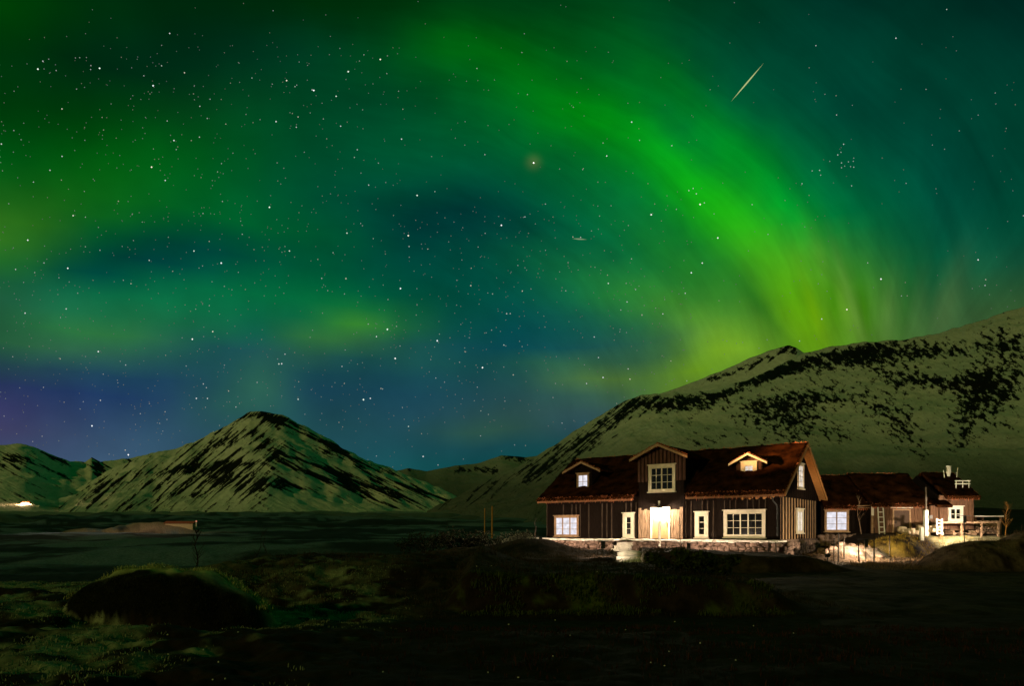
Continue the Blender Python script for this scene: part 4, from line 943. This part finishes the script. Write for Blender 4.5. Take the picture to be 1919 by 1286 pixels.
def ladder(px, Y, z0, z1, w, n, lean, label, roty=0):
    o = empty('ladder', (X_at(px, Y), Y, z0)); tag(o, label, 'ladder'); h = z1 - z0
    for s_ in (-1, 1):
        b = MB(); M = Matrix.Rotation(roty, 4, 'Y') @ Matrix.Rotation(-lean, 4, 'X'); b.box(s_ * w / 2 - .03, s_ * w / 2 + .03, -.02, .03, 0, h, M); b.build('rail', M_trimw, o)
    for k in range(n):
        b = MB(); zz = h * (k + .5) / n; b.box(-w / 2 + .031, w / 2 - .031, -.015, .02, zz - .025, zz + .03, M); b.build('rung', M_trimw, o)
ladder(1653, 46.1, 1.25, 3.30, .36, 6, R(6), 'tall white ladder leaning on the barn wall beside the corner')
ladder(1761, 43.75, 1.25, 2.32, .36, 5, R(8), 'short white ladder leaning against the storehouse deck', R(4))
def post(px, Y, w, z0, z1, m, label, cat='post', name='post', cap=None):
    o = MB(); x = X_at(px, Y); o.box(-w / 2, w / 2, -w / 2, w / 2, 0, z1 - z0)
    if cap: o.box(-w * .7, w * .7, -w * .7, w * .7, z1 - z0 + .001, z1 - z0 + cap)
    ob = o.build(name, m); ob.location = (x, Y, z0); tag(ob, label, cat); return ob
lampost = empty('yard_lamp_post', (X_at(1735, 44.2), 44.2, h1(X_at(1735, 44.2), 44.2) - .1))
tag(lampost, 'white square lamp post standing at the yard corner before the barn', 'lamp post')
zb_ = lampost.location.z
b = MB(); b.box(-.11, .11, -.11, .11, 0, 2.86 - zb_); b.build('pole', M_trimw, lampost)
b = MB(); b.box(-.02, .05, -.04, .04, 2.87 - zb_, 4.35 - zb_); b.build('mast', mat('grey_mast', (.16, .12, .10), .7, .3, 5), lampost)
b = MB(); b.box(.12, .34, -.17, .17, 2.30 - zb_, 2.52 - zb_); b.build('lamp_box', M_iron, lampost)
post(1236, 42.6, .13, .55, 2.1, M_trimw, 'white gate post in front of the farmhouse entrance', 'post')
post(1712, 45.2, .12, 1.0, 2.0, M_tar, 'dark short post beside the barn boulders', 'post')
post(1727, 43.5, .2, .8, 1.75, M_trimw, 'low white gate post at the foot of the lamp post', 'post')
# woodshed on the right with stacked logs
shed = empty('wood_shed', (X_at(1850, 46.2), 46.2, 1.3)); tag(shed, 'open firewood shed with a flat white roof edge beside the storehouse', 'shed')
b = MB(); b.box(-1.0, 1.0, -.2, 1.8, 1.16, 1.24); b.build('roof', M_snowy, shed)
for xx in (-.85, .85):
    b = MB(); b.box(xx - .05, xx + .05, -.1, 0, -.3, 1.158); b.build('post', M_board, shed)
b = MB(); b.box(-.9, .9, 1.6, 1.7, -.3, 1.158); b.build('rear_wall', M_board, shed)
logb = MB(); logb.tube((0, -.25, 0), (0, .25, 0), 1, .95, 9); lme = None
def log(x, y, z, r_, label, group):
    global lme
    if lme is None: o = logb.build('log', M_log); lme = o.data
    else: o = bpy.data.objects.new('log', lme); COL.objects.link(o)
    o.location = (x, y, z); o.scale = (r_, 1.6, r_); o.rotation_euler = (0, random.uniform(0, 6), random.uniform(-.12, .12)); tag(o, label, 'log', group)
sx0 = shed.location.x
for row in range(6):
    for k in range(9):
        log(sx0 - .72 + k * .18 + (.09 if row % 2 else 0), 46.5 + random.uniform(-.1, .1), 1.36 + row * .155, random.uniform(.075, .09), 'split log stacked inside the open firewood shed', 'logs stacked in the firewood shed')
for k in range(14):
    log(28.3 + random.uniform(0, 2.7), 44.9 + random.uniform(-.3, .3), 1.33 + random.choice([0, .14, .26]), random.uniform(.07, .1), 'loose log lying under the storehouse deck', 'logs lying under the storehouse deck')
def boulder(x, y, z, r_, label, group, m=None, name='boulder'):
    b = MB(); b.stone((0, 0, 0), (r_, r_ * random.uniform(.7, 1), r_ * random.uniform(.6, .85)), random.randrange(99999)); o = b.build(name, m or M_pale, None, True)
    o.location = (x, y, z); o.rotation_euler = (0, 0, random.uniform(0, 6)); tag(o, label, 'boulder', group)
for k in range(22):
    x = random.uniform(25.6, 28.1); y = random.uniform(44.2, 45.2); boulder(x, y, h1(x, y) + random.uniform(.05, .62 if x > 26.3 else .3), random.uniform(.14, .30), 'pale lumpy boulder in the heap before the barn door', 'boulders heaped before the barn door')
for k in range(16):
    x = random.uniform(17.6, 21.6); y = random.uniform(38.9, 40.6); boulder(x, y, h1(x, y) + random.uniform(-.05, .08), random.uniform(.12, .30), 'pale stone on the bank below the gable', 'stones on the bank below the gable', M_stone)
for (px, py, Y, r_) in [(998, 1000, 44, .35), (1004, 1003, 43.5, .25), (992, 1004, 43, .2)]:
    p = at(px, py, Y); boulder(p.x, Y, h1(p.x, Y) + .15, r_, 'pinkish stone in the small heap left of the farmhouse', 'stones heaped left of the farmhouse', M_pale)
# stone steps through the gap in the second bank
steps = empty('stone_steps', (5.5, 32.0, 0)); tag(steps, 'pale stone steps climbing through the gap in the turf bank', 'steps')
for k in range(5):
    yy = -1.2 + k * .75; xx = .14 * yy; zz = -.12 + k * .14
    b = MB(); b.stone((xx, yy, zz - .12), (.62, .42, .20), 300 + k); b.build('step', M_snowy, steps, True)

# ------------------------------------------------------------------ plants
def blades(name, pts, hmin, hmax, nb, spread, wid, tint, m, sort_name=None):
    V = []; Fq = []; C = []; k = 0
    for (x, y, z, s) in pts:
        base = np.array(tint(x, y)) * RNG.uniform(.5, 1.4)
        for _ in range(nb):
            a = RNG.uniform(0, 6.283); ln = RNG.uniform(.1, .9); h = RNG.uniform(hmin, hmax) * s
            ox_, oy_ = RNG.normal(0, spread * s, 2); dx, dy = math.cos(a) * h * ln, math.sin(a) * h * ln
            wx, wy = -math.sin(a) * wid * s, math.cos(a) * wid * s; p = (x + ox_, y + oy_, z - .02)
            V += [(p[0] - wx, p[1] - wy, p[2]), (p[0] + wx, p[1] + wy, p[2]), (p[0] + dx * .45 + wx * .7, p[1] + dy * .45 + wy * .7, p[2] + h * .7), (p[0] + dx * .45 - wx * .7, p[1] + dy * .45 - wy * .7, p[2] + h * .7), (p[0] + dx, p[1] + dy, p[2] + h * .92)]
            Fq += [(k, k + 1, k + 2), (k, k + 2, k + 3), (k + 3, k + 2, k + 4)]; k += 5
            cc = base * RNG.uniform(.7, 1.3); C += [cc * .6, cc * .6, cc, cc, cc * 1.2]
    o = np_mesh(name, np.array(V), np.array(Fq), m, False); set_tint(o, np.clip(np.array(C), 0, 1)); return o
M_blade = attr_mat('grass_blades', 8, .2, .9, 0)
def scatter(n, xr, yr, dens, smin=.6, smax=1.3):
    x = RNG.uniform(*xr, n); y = RNG.uniform(*yr, n); keep = dens(x, y) > RNG.uniform(0, 1, n); x = x[keep]; y = y[keep]; z = H(x, y)
    inview = (y > 3) & (np.abs(x) < y * .80 + 1); return [(a, b, c, s) for a, b, c, s in zip(x[inview], y[inview], z[inview], RNG.uniform(smin, smax, inview.sum()))]
def isl(x, y):
    n1 = fbm(x * .9, y * .9, 41, 4); n2 = fbm(x * .35, y * .35, 51, 3)
    return (1 - sst(-4.2, -1.6, x + .06 * (y - 8) + 2.5 * (n2 - .5))) * sst(.42, .58, n1 * .55 + n2 * .45 + .05 * sst(9, 14, y))
def offmound(x, y): return (((x + 7.1) / 2.05) ** 2 + ((y - 14.1) / 1.2) ** 2 > 1)
g1 = scatter(16000, (-15, -1), (5.8, 22), lambda x, y: isl(x, y) * offmound(x, y) * .9)
tag(blades('grass', g1, .02, .065, 9, .06, .006, lambda x, y: (.26, .28, .18), M_blade), 'short frosted green grass and moss tussocks in the left foreground', 'grass', kind='stuff')
rim = [(-7.15 + 1.95 * math.cos(a), 14.2 + .45 * max(0, math.sin(a)) + random.uniform(-.08, .3), 0, random.uniform(.7, 1.2)) for a in np.linspace(-.15, math.pi + .15, 900)]
rim = [(x, y, h1(x, y), s) for x, y, z, s in rim]
tag(blades('grass', rim, .04, .11, 8, .06, .005, lambda x, y: (.46, .46, .20), M_blade), 'thin rim of green grass tinted as if lit on top of the dark-faced mound', 'grass', kind='stuff')  # rim tint raised to look lit
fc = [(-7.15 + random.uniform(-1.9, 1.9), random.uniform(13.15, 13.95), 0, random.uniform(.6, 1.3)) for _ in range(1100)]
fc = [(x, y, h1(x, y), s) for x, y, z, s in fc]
tag(blades('grass', fc, .015, .05, 7, .06, .005, lambda x, y: (.030, .026, .012), M_blade), 'grass tinted dark as shade on the face of the earth mound', 'grass', kind='stuff')  # blade tint darkened to carry the painted shade of the face
g2 = scatter(9000, (-9, 9), (16.5, 38), lambda x, y: .2 + .8 * (fbm(x * .9, y * .9, 41, 4) > .5))
tag(blades('dry_grass', g2, .06, .18, 7, .12, .006, lambda x, y: (.045, .030, .019), M_blade), 'dry brown grass on the turf banks before the farmhouse', 'grass', kind='stuff')
g3 = scatter(2600, (-1.2, 7), (17.0, 18.2), lambda x, y: fbm(x * 2, y * 2, 43, 3) > .5)
tag(blades('bank_moss', g3, .04, .14, 8, .06, .009, lambda x, y: (.055, .07, .012), M_blade), 'moss and small green leaves on the face of the nearest turf bank', 'moss', kind='stuff')
g4 = scatter(7000, (-2, 16), (6.5, 14), lambda x, y: .25 + .5 * (fbm(x * .8, y * .8, 45, 4) > .52))
tag(blades('heather', g4, .03, .10, 7, .07, .006, lambda x, y: (.045, .016, .010), M_blade), 'low dark reddish heather across the near right ground', 'heather', kind='stuff')
g5 = scatter(5000, (17, 30), (32, 44), lambda x, y: .6 + 0 * x)
tag(blades('yard_grass', g5, .06, .2, 7, .12, .007, lambda x, y: (.15, .09, .05) if x < 21.8 or y < 40 else (.32, .20, .03), M_blade), 'coarse yellow brown grass on the mounds below the barn', 'grass', kind='stuff')
# frost crystals and small pale stones catching the light
b = MB()
for _ in range(60):
    y = 6.2 * (3.2 ** random.random()); x = random.uniform(-.72, .45) * y; b.stone((x, y, h1(x, y) + .006), (.004 + .0006 * y,) * 3, random.randrange(9999))
tag(b.build('pebbles', M_snowy), 'tiny pale frost covered pebbles sprinkled over the dark foreground', 'pebbles', kind='stuff')

def twig_tree(name, px, Y, h, lean, label, n=14, m=None, cat='tree', spread=.5, r0=.035):
    x = X_at(px, Y); z = h1(x, Y); o = empty(name, (x, Y, z - .05)); tag(o, label, cat)
    t = MB(); pts = [Vector((lean * h * f + random.uniform(-.03, .03) * h, random.uniform(-.03, .03) * h, h * f)) for f in np.linspace(0, 1, 7)]
    for k, (a, b_) in enumerate(zip(pts, pts[1:])): t.tube(a, b_, r0 * (1 - k / 7), r0 * (1 - (k + 1) / 7) + .003, 6)
    t.build('trunk', m or M_bark, o)
    c = MB()
    for _ in range(n):
        f = random.uniform(.25, .97); k = min(5, int(f * 6)); p = pts[k].lerp(pts[k + 1], f * 6 - k)
        a = random.uniform(0, 6.28); L = h * spread * random.uniform(.3, .8) * (1.1 - f * .6); d = Vector((math.cos(a) * .6, math.sin(a) * .6, random.uniform(.5, 1.1))).normalized()
        q_ = p + d * L * .5; e = q_ + (d + Vector((random.uniform(-.3, .3), random.uniform(-.3, .3), .2))).normalized() * L * .5
        c.tube(p, q_, r0 * .35, r0 * .22, 5); c.tube(q_, e, r0 * .22, .003, 4)
        for _ in range(3):
            s_ = p.lerp(e, random.uniform(.3, .95)); c.tube(s_, s_ + Vector((random.uniform(-1, 1), random.uniform(-1, 1), random.uniform(.2, 1))) * L * .28, r0 * .14, .002, 4)
    c.build('crown', m or M_bark, o)
twig_tree('bare_tree', 370, 25.0, 1.75, -.03, 'small bare dark tree behind the dark-faced earth mound', 26, spread=.55)
twig_tree('bare_tree', 458, 60.0, 4.6, .42, 'thin leaning bare tree in the dark valley below the pyramid mountain', 14, spread=.35, r0=.05)
twig_tree('bare_tree', 505, 62.0, 4.6, -.15, 'slender upright bare tree beside the leaning one', 16, spread=.4, r0=.05)
twig_tree('sapling', 1885, 45.0, 2.1, .03, 'orange lit leafless sapling right of the firewood shed', 30, M_straw, 'sapling', .5)
twig_tree('sapling', 1275, 41.5, 2.4, .0, 'thin bare sapling right of the farmhouse entrance', 16, None, 'sapling', .4, .025)
twig_tree('sapling', 1612, 46.4, 2.6, -.06, 'pale bare sapling in front of the dark link wall', 14, M_log, 'sapling', .4, .03)
twig_tree('sapling', 1003, 47.0, 2.2, .01, 'bare sapling at the left end of the farmhouse', 12, None, 'sapling', .3, .03)
twig_tree('sapling', 1336, 39.0, 1.7, .02, 'short bare sapling below the terrace ledge', 14, None, 'sapling', .4, .022)
for (px, Y, z1_) in [(1562, 38, 1.15), (1571, 37.5, 1.45), (1582, 38.5, 1.25), (1610, 37, 1.05), (1638, 36.5, 1.75), (1668, 37.5, 1.3), (1903, 38, 1.6), (1915, 37, 1.9), (1440, 36.5, 1.05), (1455, 37, .95)]:
    x = X_at(px, Y); zz = h1(x, Y); o = MB(); o.tube((0, 0, 0), (random.uniform(-.05, .05), 0, max(.5, z1_ - zz)), .035, .028, 7); ob = o.build('fence_stake', M_bark); ob.location = (x, Y, zz - .05)
    tag(ob, 'thin dark wooden stake sticking up from the ground below the farm', 'stake', 'stakes standing below the farm')
for (px, lab, top, w) in [(908, 'thinner left pole of the orange lit pair beyond the shrubs', 953, .11), (922, 'taller right pole of the orange lit pair beyond the shrubs', 949, .17)]:
    Y = 62.0; x = X_at(px, Y); zz = h1(x, Y); o = MB(); o.tube((0, 0, 0), (.02, 0, at(px, top, Y).z - zz), w * .6, w * .45, 8); ob = o.build('pole', M_soff); ob.location = (x, Y, zz); tag(ob, lab, 'pole')
M_leaf = attr_mat('dark_leaves', 6, .3, .9, 0)
def shrub(px, Y, w, h, label, seed, col=(.018, .020, .010), n=1500):
    x = X_at(px, Y); z = h1(x, Y); o = empty('shrub', (x, Y, z - .05)); tag(o, label, 'shrub')
    s = MB()
    for k in range(9):
        a = random.uniform(0, 6.28); s.tube((0, 0, 0), (math.cos(a) * w * .3, math.sin(a) * w * .3, h * random.uniform(.5, .9)), .03, .006, 5)
    s.build('stem', M_bark, o)
    V = []; Q = []; C = []; k = 0; rg = np.random.default_rng(seed)
    cl = [(rg.uniform(-.42, .42) * w, rg.uniform(-.4, .4) * w, h * rg.uniform(.25, .8), rg.uniform(.15, .3)) for _ in range(11)]
    for _ in range(n):
        c_ = cl[rg.integers(len(cl))]; d = rg.normal(0, 1, 3); d /= np.linalg.norm(d) + 1e-6; r_ = c_[3] * min(w, h * 1.6) * rg.uniform(.5, 1.1)
        p = np.array(c_[:3]) + d * r_ * np.array([1.2, 1, .9])
        if p[2] < .05: continue
        a = rg.normal(0, 1, 3); a /= np.linalg.norm(a); e = np.cross(a, rg.normal(0, 1, 3)); e /= np.linalg.norm(e); L = rg.uniform(.05, .11)
        V += [p - a * L, p + e * L * .5, p + a * L, p - e * L * .5]; Q.append((k, k + 1, k + 2, k + 3)); k += 4; C += [np.array(col) * rg.uniform(.4, 1.5)] * 4
    oo = np_mesh('foliage', np.array(V), np.array(Q), M_leaf, False, o); set_tint(oo, np.array(C))
shrub(800, 46, 4.4, 1.7, 'broad dark shrub at the left end of the row before the valley', 1)
shrub(858, 45, 4.0, 1.5, 'middle dark shrub of the row left of the farmhouse', 2)
shrub(920, 46, 3.6, 1.3, 'low dark shrub at the right end of the row', 3)
shrub(968, 48, 2.2, 1.2, 'small dark bush close to the left corner of the farmhouse', 4)
shrub(1300, 20.0, 2.6, .7, 'low dark green shrub on top of the nearest turf bank', 5, (.03, .04, .01))

# ------------------------------------------------------------------ far farm with its lamp, far red roofed shed
fp = Vector(hill_at(46, 946)); farm = empty('far_farm', fp); tag(farm, 'tiny distant farm with a bright warm yard light under the hills', 'farm')
S = fp.y / F
b = MB(); b.box(-8 * S, 4 * S, 0, 8 * S, -4 * S, 3 * S); b.build('wall', M_trimw, farm)
b = MB(); b.prism([(-1 * S, 3 * S), (9 * S, 3 * S), (4 * S, 6 * S)], 0, -9 * S, 5 * S); b.build('roof', M_rust, farm)
M_far = emis('far_lamp', (1.0, .62, .25), 30, 'NONE')
for k, (dx, dz, rr_) in enumerate([(-4, 2.5, 2.0), (1, 1.8, 2.3), (6, 1.2, 1.6), (-7.5, .8, 1.2), (10, .6, .9)]):
    b = MB(); b.stone((dx * S, -1.5 * S, dz * S), (rr_ * S * .8,) * 3, k); b.build('lamp', M_far, farm, True)
point_lamp('far_yard_light', (0, -7 * S, 4 * S), FARP, (1.0, .62, .28), 1.0, farm)
fb = Vector(hill_at(18, 946)); b = MB(); b.prism([(0, 0), (6 * S, 0), (6 * S, 2.2 * S), (3 * S, 3.2 * S), (0, 2.2 * S)], 0, -22 * S, 12 * S); o = b.build('greenhouse', M_snowy); o.location = (fb.x, fb.y - 4, fb.z - 1 * S); tag(o, 'long low pale greenhouse left of the distant farm light', 'greenhouse')
fb = Vector(hill_at(73, 950)); b = MB(); b.prism([(0, 0), (5 * S, 0), (5 * S, 3 * S), (2.5 * S, 4.5 * S), (0, 3 * S)], 0, -3 * S, 3 * S); o = b.build('cottage', M_trimw); o.location = (fb.x, fb.y - 4, fb.z - 2 * S); tag(o, 'small white cottage right of the distant farm light', 'cottage')
Y = 296.0; xb = X_at(335, Y); zz = h1(xb, Y)
rs = empty('far_shed', (xb, Y, at(335, 982, Y).z)); tag(rs, 'long low shed with a rusty red roof at the end of the tan bank', 'shed')
b = MB(); b.box(-6, 6, 0, 4, -3, .1); b.build('wall', M_pale, rs)
b = MB(); b.prism([(-.5, .1), (4.5, .1), (2, 1.1)], 0, -6.5, 6.5); b.build('roof', M_rust, rs)
tl = empty('far_lamp_post', (X_at(376, Y), Y - 4, at(376, 990, Y).z)); tag(tl, 'distant lit white post with a red top beside the rusty shed', 'lamp post')
b = MB(); b.tube((0, 0, .5), (0, 0, 2.6), .25, .25); b.build('pole', M_trimw, tl); b = MB(); b.stone((0, 0, 2.85), (.3, .3, .3), 3); b.build('lamp', emis('far_red_lamp', (1, .35, .2), .6), tl, True)
point_lamp('far_bank_light', (-15, -14, 9), BANKP, (1.0, .66, .45), .5, tl)
point_lamp('far_bank_light', (-42, -20, 9), BANKP, (1.0, .66, .45), .5, tl)

# ------------------------------------------------------------------ farm lamps and added floodlights
def floodlight(loc, label, target, power, color, cone, blend, name='floodlight'):
    o = empty('floodlight', loc); tag(o, label, 'floodlight'); d = (Vector(target) - Vector(loc)).normalized(); q = d.to_track_quat('-Z', 'Y').to_matrix().to_4x4()
    b = MB(); b.box(-.12, .12, -.08, .08, .02, .10, q); b.build('housing', M_iron, o)
    b = MB(); b.box(-.10, .10, -.065, .065, .004, .018, q); b.build('lens', emis('flood_lens', color, 3.0), o)
    b = MB(); b.tube((0, 0, -.6), (0, 0, -.06), .02); b.build('stake', M_iron, o)
    spot_lamp('floodlight_beam', d * .06, d * 5, power, color, cone, blend, .08, o)
def hooded_lamp(loc, label, power, color, hood_r, hood_h, gz):
    """low garden lamp: a post, a bare light and a flat hood added to keep that light near the ground and the lower walls"""
    o = empty('garden_lamp', loc); tag(o, label, 'garden lamp')
    b = MB(); b.tube((.0, -.06, gz - loc[2]), (0, -.06, hood_h), .025, .025, 8); b.build('post', M_iron, o)
    b = MB(); b.tube((0, 0, hood_h), (0, 0, hood_h + .03), hood_r, hood_r * .9, 20); b.build('hood', M_iron, o)  # hood added to cut the light off roofs and upper walls
    b = MB(); b.box(-.10, .10, -.11, -.09, -.14, hood_h - .001); b.build('light_shield', M_iron, o)  # added plate that blocks the light towards the camera
    point_lamp('garden_light', (0, 0, 0), power, color, .04, o)
g = MH @ Vector((4.4, .9, 0)); gz = h1(g.x, g.y)
hooded_lamp((g.x, g.y, gz + .95), 'low hooded garden lamp beside the snowy bank, lighting the boarded gable', GABLEP, (1.0, .80, .52), .42, .27, gz)
hooded_lamp((28.2, 42.6, 2.15), 'low hooded garden lamp lighting the barn front and storehouse', BARNP, (1.0, .82, .58), .40, .30, h1(28.2, 42.6))
for lx, lab in ((-13.4, 'low hooded garden lamp before the left half of the farmhouse front'), (-3.4, 'low hooded garden lamp before the right half of the farmhouse front')):
    g = MH @ Vector((lx, -5.2, 0)); gz = h1(g.x, g.y); hooded_lamp((g.x, g.y, gz + .55), lab, FRONTP, (1.0, .77, .56), .40, .22, gz)
hooded_lamp((4.35, 32.7, h1(4.35, 32.7) + .55), 'low hooded lamp added to brighten the stone steps and turf bank', STEPP, (1.0, .80, .55), .3, .2, h1(4.35, 32.7))  # added lamp that brightens the steps and the bank top
g = MH @ Vector((3.4, -3.4, 0)); floodlight((g.x, g.y, h1(g.x, g.y) + .5), 'small stake floodlight added to light up the right roof verge', MH @ Vector((.35, 6.6, 5.5)), VERGEP, (1.0, .62, .28), 20, .6)  # added lamp for the orange glow under the verge
spot_lamp('unseen_left_beam', (-33, 33, 10.5), (12, 45.5, 4.6), WIDEP, (1.0, .70, .46), 26, .35, .25)  # unseen wide beam from the left, added to light trims and frames
spot_lamp('unseen_left_beam', (-33.4, 33, 10.5), (19.4, 43.0, 6.9), FLOODP, (1.0, .50, .18), 5.2, .9, .25)  # second unseen beam, added and narrowed to brighten the ridge's right end
